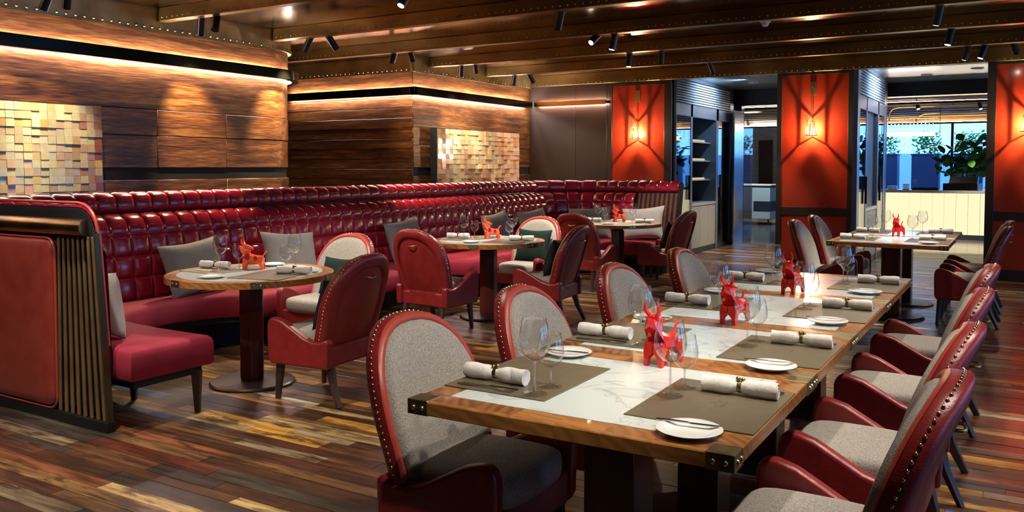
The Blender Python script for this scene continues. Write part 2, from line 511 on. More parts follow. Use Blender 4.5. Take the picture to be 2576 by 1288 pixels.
# --- paths with offsets, for boards, fascia and rails
def arc(cx, cy, r, a0, a1, n):
    return [(cx+r*math.cos(R(a0+(a1-a0)*i/n)), cy+r*math.sin(R(a0+(a1-a0)*i/n))) for i in range(n+1)]
def cumlen(P):
    s = [0]
    for a, b in zip(P, P[1:]): s.append(s[-1]+math.hypot(b[0]-a[0], b[1]-a[1]))
    return s
def normals(P):          # left-hand normal of travel negated: points to the right of travel
    out = []
    for i in range(len(P)):
        a = P[max(0, i-1)]; b = P[min(len(P)-1, i+1)]
        dx, dy = b[0]-a[0], b[1]-a[1]; l = math.hypot(dx, dy)
        out.append((dy/l, -dx/l))
    return out
def subpath(P, s0, s1):
    S = cumlen(P)
    def at(s):
        for i in range(len(S)-1):
            if s <= S[i+1] or i == len(S)-2:
                t = (s-S[i])/(S[i+1]-S[i]); a, b = P[i], P[i+1]
                return (a[0]+(b[0]-a[0])*t, a[1]+(b[1]-a[1])*t)
    return [at(s0)] + [p for p, s in zip(P, S) if s0+1e-4 < s < s1-1e-4] + [at(s1)]
def sweep_box(mb, P, d0, d1, z0, z1):       # box section between offsets d0..d1 to the right of the path
    N_ = normals(P)
    loops = [[(p[0]+n[0]*d0, p[1]+n[1]*d0, z0), (p[0]+n[0]*d1, p[1]+n[1]*d1, z0),
              (p[0]+n[0]*d1, p[1]+n[1]*d1, z1), (p[0]+n[0]*d0, p[1]+n[1]*d0, z1)] for p, n in zip(P, N_)]
    mb.loft(loops, True, True)
    return mb
def rivets(mb, P, d, z, pitch, r, n=6):
    S = cumlen(P)[-1]; k = int(S/pitch)
    N_ = None
    for i in range(k):
        s = (i+0.5)*pitch
        a = subpath(P, s, min(S, s+0.02)); dx, dy = a[-1][0]-a[0][0], a[-1][1]-a[0][1]; l = math.hypot(dx, dy)
        nx, ny = dy/l, -dx/l
        mb.ball((a[0][0]+nx*d, a[0][1]+ny*d, z), r, n, 4)
    return mb

def timber_wall(name, P, joints, courses, matr, fas=True, recess=(1.33,1.45)):
    """structure of single boards along path P; courses = list of z limits; joints = path lengths where boards meet"""
    w = empty(name, kind='structure')
    S = cumlen(P)[-1]
    sweep_box(MB(), P, -0.10, -0.012, 0, ZC).build('backing', BLACKM, w)
    for ci, (z0, z1) in enumerate(courses):
        js = [0] + (list(joints) if z1 < 2.1 else []) + [S]
        for s0, s1 in zip(js, js[1:]):
            off = rnd.uniform(0.004, 0.016)
            m = MB(); sweep_box(m, subpath(P, s0+0.0015, s1-0.0015), -0.012, off, z0+0.002, z1-0.002)
            m.build('board', matr, w, smooth=35, bevel=0.004, seg=1)
    if fas:
        f = sweep_box(MB(), P, -0.012, 0.05, 2.765, ZC).build('fascia', FASCIA, w, smooth=35)
        tag(rivets(MB(), P, 0.052, 2.79, 0.085, 0.014).build('fascia_rivets', NAIL, f, smooth=60), kind='stuff')
        sweep_box(MB(), P, 0.05, 0.056, 2.758, 2.768).build('fascia_lip', OLDBRASS, f, smooth=35)
    return w
COURSES = [(0.0,0.5),(0.5,0.98),(0.98,1.335),(1.449,1.757),(1.757,2.008),(2.008,2.49),(2.49,2.762)]
P1 = [(XW, 1.2), (XW, 6.75)] + arc(XW-0.62, 6.75, 0.62, 0, 90, 14)[1:] + [(-9.6, 7.37)]
timber_wall('wall_left', P1, [3.515, 4.109, 4.938], COURSES, WALLY)
P2 = [(-9.6, 9.34), (XW, 9.34)]
C2 = [(0,0.5),(0.5,1.0)] + [(1.0+0.142*i, 1.0+0.142*(i+1)) for i in range(10)] + [(2.42,2.762)]
timber_wall('wall_alcove', P2, [], C2, WALLX)
P3 = [(XW, 9.34), (XW, YB)]
timber_wall('wall_niche', P3, [1.4], COURSES, WALLY)
MB().box(-9.7, -9.6, 7.3, 9.4, 0, ZC).build('wall_alcove_end', PANEL)['kind'] = 'structure'

# black light rails with LED strips above and below
def light_rail(P, label, led, matr, z0=2.435, z1=2.545, d0=0.06, d1=0.135, trim=(0.02, 0.02)):
    t = empty('wall_light_rail', label=label, cat='wall light', group='black light rails on the timber walls')
    sweep_box(MB(), P, d0, d1, z0, z1).build('channel', matr, t, smooth=35, bevel=0.006)
    Q = subpath(P, trim[0], cumlen(P)[-1]-trim[1])
    sweep_box(MB(), Q, 0.030, 0.044, z1-0.026, z1-0.012).build('upper_strip', LEDUP if led == LED else led, t)
    sweep_box(MB(), Q, 0.030, 0.044, z0+0.012, z0+0.026).build('lower_strip', led, t)
    S = cumlen(P)[-1]
    k = max(2, int(S/1.2))
    for i in range(k):
        a = subpath(P, S*(i+0.5)/k-0.02, S*(i+0.5)/k+0.02)
        sweep_box(MB(), a, 0.0, d0, (z0+z1)/2-0.02, (z0+z1)/2+0.02).build('bracket', BLACK, t)
    return t
light_rail(P1[:-1] + [(-8.6, 7.37)], 'long black light rail on the near timber wall, curving round its end', LED, BLACKGLOSS)
light_rail([(-9.5, 9.34), (XW+0.135, 9.34)], 'short black light rail on the alcove timber wall facing the camera', LED, BLACKGLOSS, trim=(0.02, 0.11))
light_rail([(XW, 9.34-0.135), (XW, YB-0.12)], 'black light rail above the small mosaic on the far timber wall', LED, BLACKGLOSS, trim=(0.11, 0.05))
P4 = [(XW+0.16, YB), (-5.74, YB)]
t = light_rail(P4, 'brass light bar on the dark brown panelled back wall', LEDW, BRASS, 2.46, 2.535, 0.07, 0.13)
MB().box(-5.74, -5.68, YB-0.08, YB-0.03, 2.475, 2.52).build('end_bracket', BLACK, t)

# ceiling with plates, riveted beams
ceil = empty('ceiling', kind='structure')
BY = [-0.5, 0.95, 2.40, 3.85, 5.30, 6.75, 8.20, 9.65, 11.10]
MB().box(-10, 5.2, -2.2, YB+0.4, ZC+0.03, ZC+0.1).build('slab', BLACKM, ceil)
ys = [-2.2] + BY + [YB+0.1]
for a, b in zip(ys, ys[1:]):
    for xa, xb in ((-9.6,-4.6),(-4.6,-1.2),(-1.2,1.8),(1.8,4.6)):
        MB().box(xa+0.002, xb-0.002, a+0.02, b+0.02, ZC, ZC+0.03).build('ceiling_plate', CEIL, ceil)
for yb in BY:
    xl = XW+0.05 if (yb < 7.4 or yb > 9.3) else -9.6
    bm_ = MB().box(xl, 4.6, yb, yb+0.10, ZB, ZC).build('beam', BEAMM, ceil, bevel=0.004, seg=1)
    tag(rivets(MB(), [(xl+0.03, yb), (4.5, yb)], 0.001, ZB+0.035, 0.075, 0.0085, 5).build('beam_rivets', OLDBRASS, bm_, smooth=60), kind='stuff')
lb = MB().box(XW+0.05, 4.6, YB-0.04, YB+0.14, 2.80, ZC).build('beam', BEAMM, ceil, bevel=0.004, seg=1)
tag(rivets(MB(), [(XW+0.1, YB-0.04), (4.5, YB-0.04)], 0.001, 2.825, 0.075, 0.0085, 5).build('beam_rivets', OLDBRASS, lb, smooth=60), kind='stuff')
# round ceiling fittings
def disc(name, x, y, z, r, label, cat, matr=WHITEP):
    o = MB().lathe([(r,0),(r*0.96,-0.010),(r*0.80,-0.014),(r*0.76,-0.006),(0.0005,-0.006)], 24).build(name, matr, smooth=40)
    o.location = (x, y, z); tag(o, label, cat)
    return o
disc('ceiling_speaker', -4.85, 5.05, ZC, 0.11, 'pale round speaker disc flush in the ceiling beside the near beam', 'speaker')
disc('ceiling_speaker', -3.30, 7.20, ZC, 0.10, 'round speaker disc in a pale patch of the brass ceiling', 'speaker')
d = MB().lathe([(0.055,0),(0.055,-0.012),(0.04,-0.018),(0.03,-0.05),(0.0005,-0.06)], 20).build('smoke_detector', WHITEP, smooth=40)
d.location = (-2.35, 9.05, ZC); tag(d, 'white smoke detector under the brass ceiling before the red column', 'smoke detector')
disc('recessed_downlight', -0.72, 6.05, ZC, 0.06, 'small recessed downlight at the right end of the ceiling', 'downlight')

# back wall: dark panels, red lacquer panel, pilasters
bw = empty('wall_back', kind='structure')
MB().box(-7.6, -4.67, YB+0.03, YB+0.2, 0, ZC).build('backing', BLACKM, bw)
for x0, x1 in ((XW-0.05,-6.32),(-6.32,-5.76),(-5.76,-5.67)):
    MB().box(x0+0.002, x1-0.002, YB, YB+0.03, 0, 2.84).build('panel', PANEL, bw, bevel=0.003, seg=1)
MB().box(-5.665, -4.79, YB+0.008, YB+0.03, 0.05, 2.74).build('lacquer_panel', LACQ, bw)
MB().box(-5.67, -4.67, YB-0.005, YB+0.03, 2.74, 2.84).build('top_rail', FRAME, bw, bevel=0.003)
MB().box(-4.785, -4.67, YB-0.02, YB+0.10, 0, 2.84).build('pilaster', FRAME, bw, bevel=0.003)

def red_column(name, x0, x1, d, pf=0.085):
    w = empty(name, kind='structure')
    MB().box(x0, x1, YB+0.03, YB+d, 0, ZC).build('core', FRAME, w)
    MB().box(x0, x0+pf, YB-0.02, YB+0.03, 0, 2.84).build('stile', FRAME, w, bevel=0.004)
    MB().box(x1-pf, x1, YB-0.02, YB+0.03, 0, 2.84).build('stile', FRAME, w, bevel=0.004)
    for a, b in ((2.76,2.84),(0.765,0.885),(0.0,0.14)):
        MB().box(x0+pf, x1-pf, YB-0.012, YB+0.03, a, b).build('rail', FRAME, w, bevel=0.004)
    MB().box(x0+pf, x1-pf, YB+0.008, YB+0.03, 0.885, 2.76).build('lacquer_panel', LACQ, w)
    MB().box(x0+pf, x1-pf, YB+0.008, YB+0.03, 0.14, 0.765).build('lacquer_panel', LACQ, w)
    return w
red_column('wall_column_1', -3.07, -2.03, 3.35, 0.07)
red_column('wall_column_2', -0.42, 0.95, 0.35, 0.10)
# blocks that carry the cabinets
MB().box(-7.6, -5.25, YB+0.2, 16.2, 0, ZC).build('wall_block', PANEL)['kind'] = 'structure'

# passage behind the columns: pale ceiling, header beams, door wall
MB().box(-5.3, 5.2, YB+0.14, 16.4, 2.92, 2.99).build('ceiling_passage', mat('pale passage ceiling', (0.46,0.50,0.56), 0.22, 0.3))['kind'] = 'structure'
for i, (x, y) in enumerate(((-0.95,13.6),(-0.62,14.4),(-1.35,15.0),(-4.05,14.9))):
    disc('recessed_downlight', x, y, 2.92, 0.09, ['first','second','third','fourth'][i]+' recessed downlight in the pale ceiling beyond the columns' if i < 3 else 'recessed downlight in the pale ceiling above the doorway', 'downlight')
for x, y_, a, p in ((-4.0,14.3,(-4.7,14.3,2.55),62),(-1.35,14.1,(-1.98,14.1,2.55),55),(-6.2,22.4,(-6.6,24.3,1.3),700),(-5.6,20.2,(-5.9,21.6,0.6),260)):  # added cool spots, standing in for daylight on the cabinets and beyond the doorway
    d_ = (Vector(a)-Vector((x, y_, 2.9))).normalized()
    ld = bpy.data.lights.new('added_cool_spot', 'SPOT'); ld.energy = p; ld.color = (0.50,0.74,1.0); ld.spot_size = R(120); ld.spot_blend = 0.8; ld.shadow_soft_size = 0.06
    lo = bpy.data.objects.new('added_cool_spot', ld); col.objects.link(lo); lo.location = (x, y_, 2.89); lo.rotation_euler = d_.to_track_quat('-Z','Y').to_euler()
for x, y_, p in ((-3.6,13.9,160),(-3.7,15.2,110),(-1.2,14.2,70)):
    ld = bpy.data.lights.new('downlight_beam', 'SPOT'); ld.energy = p; ld.color = (1.0,0.84,0.66); ld.spot_size = R(75); ld.spot_blend = 0.7; ld.shadow_soft_size = 0.05
    lo = bpy.data.objects.new('downlight_beam', ld); col.objects.link(lo); lo.location = (x, y_, 2.89)
hd = empty('wall_header', kind='structure')
MB().box(-5.3, -3.0, 16.2, 16.45, 2.62, 2.92).build('header', FRAME, hd)
MB().box(-3.0, 1.0, 16.2, 16.45, 2.68, 2.92).build('header', FRAME, hd)
MB().box(-4.85, -4.63, 16.2, 16.4, 0, 2.62).build('jamb', FRAME, hd)
MB().box(-3.12, -3.0, 16.2, 16.4, 0, 2.62).build('jamb', FRAME, hd)
# open glass door leaf seen edge-on
gd = empty('door_1', kind='structure')
MB().box(-4.62, -4.585, 15.6, 16.2, 0.0, 2.5).build('door_edge', STEEL, gd, bevel=0.004)
MB().box(-4.61, -4.60, 16.2, 16.9, 0.05, 2.45).build('pane', PANE, gd)

# rooms beyond: walls, ceiling with timber strips, windows
fr = empty('wall_bar_room', kind='structure')
MB().box(-10, -5.3, 16.2, 16.3, 0, 3.0).build('partition', GREYP, fr)
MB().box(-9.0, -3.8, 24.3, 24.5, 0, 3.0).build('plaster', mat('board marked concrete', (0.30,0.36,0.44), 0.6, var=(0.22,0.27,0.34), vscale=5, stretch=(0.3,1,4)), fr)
MB().box(-9.1, -9.0, 16.3, 24.5, 0, 3.0).build('plaster', GREYP, fr)
MB().box(5.1, 5.2, 16.4, 24.5, 0, 3.0).build('plaster', GREYP, fr)
MB().box(-6.42, -6.05, 24.2, 24.3, 0, 2.2).build('dark_door_leaf', FRAME, fr)
cb = empty('ceiling_bar_room', kind='structure')
MB().box(-9.1, 5.2, 16.4, 24.6, 3.0, 3.08).build('slab', mat('bar ceiling white', (0.55,0.56,0.58), 0.3), cb)
CW = wood_mat('ceiling timber', 0, (0.06,0.028,0.012), (0.20,0.10,0.04), (0.36,0.20,0.085), 0.45)
for i in range(9):
    yy = 16.9 + i*0.86
    MB().box(-9, 5.1, yy, yy+0.45, 2.74, 3.0).build('beam', CW, cb, bevel=0.005, seg=1)

for yy, lb_ in ((16.5, 'added light strip hidden behind the doorway header of the bar room'), (24.22, 'added light strip above the far bar windows')):  # added strips that brighten the bar room ceiling beams
    t = empty('added_ceiling_wash', (0, yy, 0), 0, lb_, 'light')
    MB().box(-8.5, 4.8, 0, 0.06, 2.56, 2.60).build('tray', FRAME, t)
    MB().box(-8.4, 4.7, 0.015, 0.045, 2.60, 2.608).build('strip', emit_mat('added wash strip', (1.0,0.82,0.60), 26.0), t)
# window wall at the far end
def window(name, x0, x1, y, z0, z1, nx, along='x', fw=0.06):
    w = empty(name, kind='structure')
    def bx(a0, a1, c0, c1, t0=-0.04, t1=0.04):
        return MB().box(a0, a1, y+t0, y+t1, c0, c1) if along == 'x' else MB().box(y+t0, y+t1, a0, a1, c0, c1)
    bx(x0, x1, z0, z0+fw).build('window_frame', FRAME, w); bx(x0, x1, z1-fw, z1).build('window_frame', FRAME, w)
    for i in range(nx+1):
        a = x0 + (x1-x0)*i/nx
        bx(a-fw/2, a+fw/2, z0+fw, z1-fw).build('mullion', FRAME, w)
    for i in range(nx):
        a = x0 + (x1-x0)*i/nx; b = x0 + (x1-x0)*(i+1)/nx
        bx(a+fw/2, b-fw/2, z0+fw, z1-fw, -0.005, 0.005).build('pane', PANE, w)
    return w
window('window_1', -3.8, 5.1, 24.4, 0.15, 2.62, 4)
MB().box(-3.8, 5.1, 24.3, 24.5, 0, 0.15).build('wall_sill', GREYP)['kind'] = 'structure'
MB().box(-3.8, 5.1, 24.3, 24.5, 2.62, 3.0).build('wall_lintel', CW)['kind'] = 'structure'

# side and rear walls of the dining room (outside the frame) with windows that give the blue daylight
rw = empty('wall_right', kind='structure')
MB().box(4.5, 4.7, -2.2, YB+3.8, 0, 0.75).build('apron', PANEL, rw)
MB().box(4.5, 4.7, -2.2, YB+3.8, 2.45, ZC).build('lintel', PANEL, rw)
for a, b in ((-2.2,1.2),(3.2,4.6),(6.6,8.2),(12.2,13.0),(15.8,16.4)):
    MB().box(4.5, 4.7, a, b, 0.75, 2.45).build('pier', PANEL, rw)
for i, (a, b) in enumerate(((1.2,3.2),(4.6,6.6),(8.2,12.2),(13.0,15.8))):
    window('window_%d' % (i+2), a, b, 4.6, 0.75, 2.45, 2, 'y')
MB().box(-10, 5.2, -2.4, -2.2, 0, 3.05).build('wall_front', PANEL)['kind'] = 'structure'
MB().box(-10, -9.7, -2.4, 16.4, 0, 3.05).build('wall_left_outer', PANEL)['kind'] = 'structure'
MB().box(0.95, 4.7, YB, YB+0.2, 0, ZC).build('wall_back_right', PANEL)['kind'] = 'structure'
light_rail([(4.5, 10.4), (4.5, 0.5)], 'added unseen light rail above the windows of the right hand wall', LED, BLACKGLOSS, 2.62, 2.73)  # added rail out of view, brightens the right of the ceiling

# outside the far windows: pale yard wall, planters with hedge plants
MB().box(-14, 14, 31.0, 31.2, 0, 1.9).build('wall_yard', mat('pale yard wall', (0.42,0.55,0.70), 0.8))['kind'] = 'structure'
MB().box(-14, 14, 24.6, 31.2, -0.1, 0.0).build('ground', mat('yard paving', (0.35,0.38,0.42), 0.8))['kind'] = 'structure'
def hedge_clump(n, sx, sy, z0, h, seed):
    r_ = random.Random(seed); m = MB()
    for i in range(n):
        x, y_, z = max(-0.32, min(0.32, r_.gauss(0, sx))), max(-0.25, min(0.25, r_.gauss(0, sy))), z0 + h*r_.random()**0.8
        a = r_.random()*6.28; l = r_.uniform(0.10, 0.22); w = l*0.22; ti = r_.uniform(-0.3, 0.9)
        d_ = Vector((math.cos(a)*math.cos(ti), math.sin(a)*math.cos(ti), math.sin(ti))); s_ = Vector((-math.sin(a), math.cos(a), 0))
        p = Vector((x, y_, z)); q = p + d_*l; k = p + d_*l*0.5
        m.add([p, k+s_*w, q, k-s_*w], [(0,1,2,3)])
    return m
PLAN = [-4.6, -3.55, -2.45, -1.35, -0.25, 0.9]
NTH = ['first','second','third','fourth','fifth','sixth','seventh','eighth','ninth','tenth']
for i, px in enumerate(PLAN):
    t = empty('yard_planter', (px, 27.6, 0), 0, '%s navy planter with green hedge from the left, outside the bar window' % NTH[i], 'planter', 'planters outside the bar window')
    MB().box(-0.36, 0.36, -0.3, 0.3, 0.0, 1.80).build('box', NAVY, t, bevel=0.01)
    MB().box(-0.38, 0.38, -0.32, 0.32, 1.80, 1.84).build('rim', NAVY, t, bevel=0.005)
    tag(hedge_clump(420, 0.20, 0.14, 1.80, 0.62, i).build('foliage', HEDGE, t), kind='stuff')

# ------------------------------------------------------------------ banquette
SX = -5.73                                   # line where seat meets back on the long run
BQ = empty('corner_banquette', (0,0,0), 0, 'long red leather banquette with tufted back and velvet seat along the timber wall', 'banquette')
# seam path, travelled so that the seating side is on the right: from the far right end, along the back, down the wall, to the near end
seam = [(-4.05, 10.98), (-5.28, 10.98)] + arc(-5.28, 10.53, 0.45, 90, 180, 8)[1:] + [(SX, 3.195)] + arc(SX+0.35, 3.195, 0.35, 180, 270, 7)[1:] + [(-4.27, 2.845)]
seam_in = seam[::-1]                         # near end first; seating side is then on the left
def seat_normals(P): return [(-n[0], -n[1]) for n in normals(P)]      # away from the seats when P runs near end -> far end
def back_pts(P):
    return P, [(n[0]*-1, n[1]*-1) for n in normals(P)]
# travel near end -> far end: right-hand normal points to... check sign with a seat point
N0 = normals(seam_in)
def outward(P):
    n_ = normals(P)
    i = len(P)//2
    # outward = away from (-4.5, 6.9)
    s = 1 if (P[i][0]-(-4.5))*n_[i][0] + (P[i][1]-6.9)*n_[i][1] > 0 else -1
    return [(a*s, b*s) for a, b in n_]
def resample(P, step):
    S = cumlen(P)[-1]; k = max(2, int(round(S/step)))
    return [subpath(P, S*i/k, min(S, S*i/k+1e-3))[0] if i < k else P[-1] for i in range(k+1)], k
def thin(p):      # the near return of the screen is thinner than the long run
    t = (p[1]-2.845)/0.42
    if p[1] > 6: return 1.0
    return 0.24 + 0.76*max(0.0, min(1.0, t))
def cornr(p, z):
    if p[1] > 2.95 or p[0] < -4.43 or z < 0.95: return z
    t = min(1.0, (p[0]+4.43)/0.16)
    return z - 0.13*(1-math.sqrt(max(0.0, 1-t*t)))*min(1.0, (z-0.95)/0.25)
def tufted(P, prof, rows, cw, sub, amp, name, parent, matr):
    """prof: list of (d, z) along the face, rows: list of arc fractions where horizontal seams lie"""
    S = cumlen(P)[-1]; cols = int(round(S/cw)); TS = [0, 0.035, 0.09, 0.22, 0.5, 0.78, 0.91, 0.965]; sub = len(TS); nu = cols*sub
    pts = []
    for i in range(nu+1):
        s = S*(i//sub + (TS[i % sub] if i < nu else 0))/cols
        a = subpath(P, max(0, s-0.004), min(S, s+0.004))
        mid = ((a[0][0]+a[-1][0])/2, (a[0][1]+a[-1][1])/2) if 0 < i < nu else (P[0] if i == 0 else P[-1])
        pts.append(mid)
    nr = outward(pts)
    pl = [0]
    for a, b in zip(prof, prof[1:]): pl.append(pl[-1]+math.hypot(b[0]-a[0], b[1]-a[1]))
    T = pl[-1]
    def pat(s):
        for i in range(len(pl)-1):
            if s <= pl[i+1]+1e-9:
                t = (s-pl[i])/(pl[i+1]-pl[i]); a, b = prof[i], prof[i+1]
                dx, dz = b[0]-a[0], b[1]-a[1]; l = math.hypot(dx, dz)
                return a[0]+dx*t, a[1]+dz*t, -dz/l, dx/l
    vs_ = []
    for r0, r1 in zip(rows, rows[1:]):
        for k in TS: vs_.append((r0+(r1-r0)*k, k))
    vs_.append((1.0, 0.0))
    m = MB(); V = []; F = []
    nv = len(vs_)
    for i, (p, n_) in enumerate(zip(pts, nr)):
        fu = 1-abs(2*TS[i % sub]-1)**7 if i < nu else 0
        for fr_, ph in vs_:
            d, z, nd, nz = pat(fr_*T)
            fv = 1-abs(2*ph-1)**7
            b = amp*max(0, fu)*max(0, fv)
            d2 = d + nd*b; z2 = z + nz*b
            k_ = thin(p); V.append((p[0]+n_[0]*d2*k_, p[1]+n_[1]*d2*k_, cornr(p, z2)))
    for i in range(nu):
        for j in range(nv-1):
            F.append((i*nv+j, (i+1)*nv+j, (i+1)*nv+j+1, i*nv+j+1))
    m.add(V, F)
    return m.build(name, matr, parent, smooth=75)
# lower tufted back
prof_low = [(0.03,0.44),(0.047,0.62),(0.064,0.785),(0.090,0.945),(0.118,1.02),(0.160,1.065),(0.205,1.080),(0.240,1.070)]
def prof_rows(prof, zs):
    pl = [0]
    for a, b in zip(prof, prof[1:]): pl.append(pl[-1]+math.hypot(b[0]-a[0], b[1]-a[1]))
    out = []
    for k in zs: out.append(pl[k]/pl[-1])
    return out
low_path = subpath(seam_in, 0.0, cumlen(seam_in)[-1]-0.62)
tufted(low_path, prof_low, prof_rows(prof_low, [0,1,2,3,7]), 0.157, 6, 0.024, 'tufted_back', BQ, TUFT)
# upper roll
prof_up = [(0.255,1.105),(0.238,1.14),(0.24,1.19),(0.265,1.232),(0.31,1.250),(0.36,1.238)]
tufted(seam_in, prof_up, [0.0, 1.0], 0.157, 6, 0.016, 'head_roll', BQ, TUFT)
# screen core between and behind
cp = resample(seam_in, 0.03)[0]; cn = outward(cp)
core = MB()
sec = [(0.06,0.10),(0.10,0.46),(0.245,1.07),(0.255,1.10),(0.37,1.235),(0.40,1.20),(0.33,1.05),(0.13,0.10)]
core.loft([[(p[0]+n[0]*d*thin(p), p[1]+n[1]*d*thin(p), cornr(p, z)) for d, z in sec] for p, n in zip(cp, cn)], True, True)
core.build('screen', mat('screen black', (0.012,0.011,0.012), 0.35), BQ, smooth=30)
# red piping round the near end of the roll
endn = outward(seam_in)[0]; e0 = seam_in[0]
def bqp(p, n, d, z): return (p[0]+n[0]*d, p[1]+n[1]*d, z)
m = MB(); m.tube([(e0[0]+0.004, e0[1]+endn[1]*d*0.24, z) for d, z in ((0.10,0.48),(0.17,0.75),(0.245,1.02),(0.27,1.08))] + [(x_, e0[1]+endn[1]*0.335*0.24, cornr((x_, 2.8), 1.262)) for x_ in (-4.27,-4.275,-4.285,-4.30,-4.33,-4.37,-4.43,-4.8,-5.3)], 0.008, 6)
m.build('piping', PIPING, BQ, smooth=60)
# back face of the near return: brass roll, leather panel, slats, plinth
ny = e0[1]
def backy(z): return ny - 0.24*(0.13 + (z-0.10)*(0.33-0.13)/0.95) - 0.004     # the rear face of the screen at height z
m = MB(); m.tube([(-5.9, backy(1.14)-0.012, 1.128), (-4.33, backy(1.14)-0.012, 1.128)], 0.046, 14)
m.build('brass_roll', BRASS if False else mat('brass roll', (0.36,0.22,0.075), 0.30, 1.0, var=(0.22,0.13,0.05), vscale=9), BQ, smooth=60)
pan = MB()
def rrect(x0, x1, z0, z1, r, n=5):
    out = []
    for cx_, cz_, a0 in ((x1-r, z1-r, 0), (x0+r, z1-r, 90), (x0+r, z0+r, 180), (x1-r, z0+r, 270)):
        for i in range(n+1):
            a = R(a0+90*i/n); out.append((cx_+r*math.cos(a), cz_+r*math.sin(a)))
    return out
for ins, dy in (((0.0, 0.0),(0.0, 0.018),(0.015, 0.03),(0.06, 0.036)),)[0:0]: pass
loops = []
for ins, dy in ((0.0, 0.0),(0.0, 0.016),(0.012, 0.028),(0.05, 0.034),(0.25, 0.038)):
    loops.append([(x - (0.09*(1-z) if x > -5.2 else 0), backy(z)-dy, z) for x, z in rrect(-5.95+ins, -4.66-ins, 0.08+ins, 1.05-ins, max(0.01, 0.07-ins*0.4))])
pan.loft(loops, False, True)
pan.build('leather_panel', mat('panel leather', (0.25,0.030,0.022), 0.38, var=(0.30,0.045,0.03), vscale=9, bump=0.1, bscale=200), BQ, smooth=50)
rr_ = [(x - (0.09*(1-z) if x > -5.2 else 0), z) for x, z in rrect(-5.96, -4.645, 0.065, 1.06, 0.075)]
m = MB(); m.tube([(x, backy(z)-0.012, z) for x, z in rr_ + rr_[:1]], 0.008, 6)
m.build('panel_piping', PIPING, BQ, smooth=60)
for i in range(8):
    x = -4.72 + i*0.0595; u = -4.61 + i*0.0445
    m = MB(); m.hexa([(x,backy(0.07)-0.014,0.06),(x+0.024,backy(0.07)-0.014,0.06),(x+0.024,backy(0.07),0.06),(x,backy(0.07),0.06),
                      (u,backy(1.08)-0.014,1.08),(u+0.018,backy(1.08)-0.014,1.08),(u+0.018,backy(1.08),1.08),(u,backy(1.08),1.08)])
    m.build('slat', BRONZE, BQ, bevel=0.005)
m = MB(); m.hexa([(-4.268,backy(0.1)-0.016,0.02),(-4.26,backy(0.1)-0.016,0.02),(-4.26,ny-0.005,0.02),(-4.268,ny-0.005,0.02),
                  (-4.268,backy(1.1)-0.012,1.10),(-4.26,backy(1.1)-0.012,1.10),(-4.26,ny-0.055,1.10),(-4.268,ny-0.055,1.10)])
m.build('end_board', mat('end board bronze', (0.10,0.08,0.05), 0.35, 0.8), BQ, bevel=0.004)
MB().box(-6.1, -4.255, ny-0.055, ny-0.003, 0.0, 0.06).build('plinth', BLACK, BQ, bevel=0.006)
MB().box(-5.86, -5.62, 3.0, 10.9, 0.0, 0.30).build('plinth', BLACKM, BQ)
MB().box(-5.7, -4.2, 10.95, 11.15, 0.0, 0.30).build('plinth', BLACKM, BQ)
# slats showing at the far right end of the screen, below the head roll
fy = 10.98
SLATW = mat('red brown slat', (0.15,0.045,0.028), 0.32, var=(0.10,0.028,0.018), vscale=6, coat=0.2)
for i in range(9):
    x = -4.655 + i*0.068
    m = MB(); m.hexa([(x,fy+0.06,0.46),(x+0.036,fy+0.06,0.46),(x+0.036,fy+0.12,0.46),(x,fy+0.12,0.46),
                      (x,fy+0.235,1.09),(x+0.036,fy+0.235,1.09),(x+0.036,fy+0.30,1.09),(x,fy+0.30,1.09)])
    m.build('slat', SLATW, BQ, bevel=0.005)
m = MB(); m.hexa([(-4.055,fy+0.02,0.0),(-4.035,fy+0.02,0.0),(-4.035,fy+0.12,0.0),(-4.055,fy+0.12,0.0),(-4.055,fy+0.23,1.22),(-4.035,fy+0.23,1.22),(-4.035,fy+0.37,1.22),(-4.055,fy+0.37,1.22)])
m.build('end_board', BLACK, BQ, bevel=0.004)
# velvet seat with scalloped front
TC = [(-4.44, 3.98), (-4.43, 6.93), (-4.40, 9.93)]     # round table centres
front = [(-4.12, 2.85), (-4.12, 3.40)]
FX = -5.05
front += [(-4.30, 3.40), (-4.60, 3.40), (-4.85, 3.42)]
def scal(yc, r=0.60, n=14):
    return [(FX-0.36*math.sqrt(max(0, 1-(t*t))), yc+t*r) for t in [-1+2*i/n for i in range(n+1)]]
front += scal(4.05) + [(FX, 5.0), (FX, 6.0)] + scal(7.02) + [(FX, 8.0), (FX, 8.9)]
front += [(FX-0.20, 9.15), (FX-0.32, 9.5), (FX-0.33, 9.85), (FX-0.2, 10.2), (FX+0.05, 10.40), (FX+0.3, 10.46), (-4.12, 10.46), (-4.12, 10.97)]
back = [(-5.28, 10.97)] + arc(-5.28, 10.53, 0.44, 90, 180, 6)[1:] + [(SX+0.01, 3.22)] + arc(SX+0.36, 3.22, 0.35, 180, 270, 6)[1:]
outl = front + back
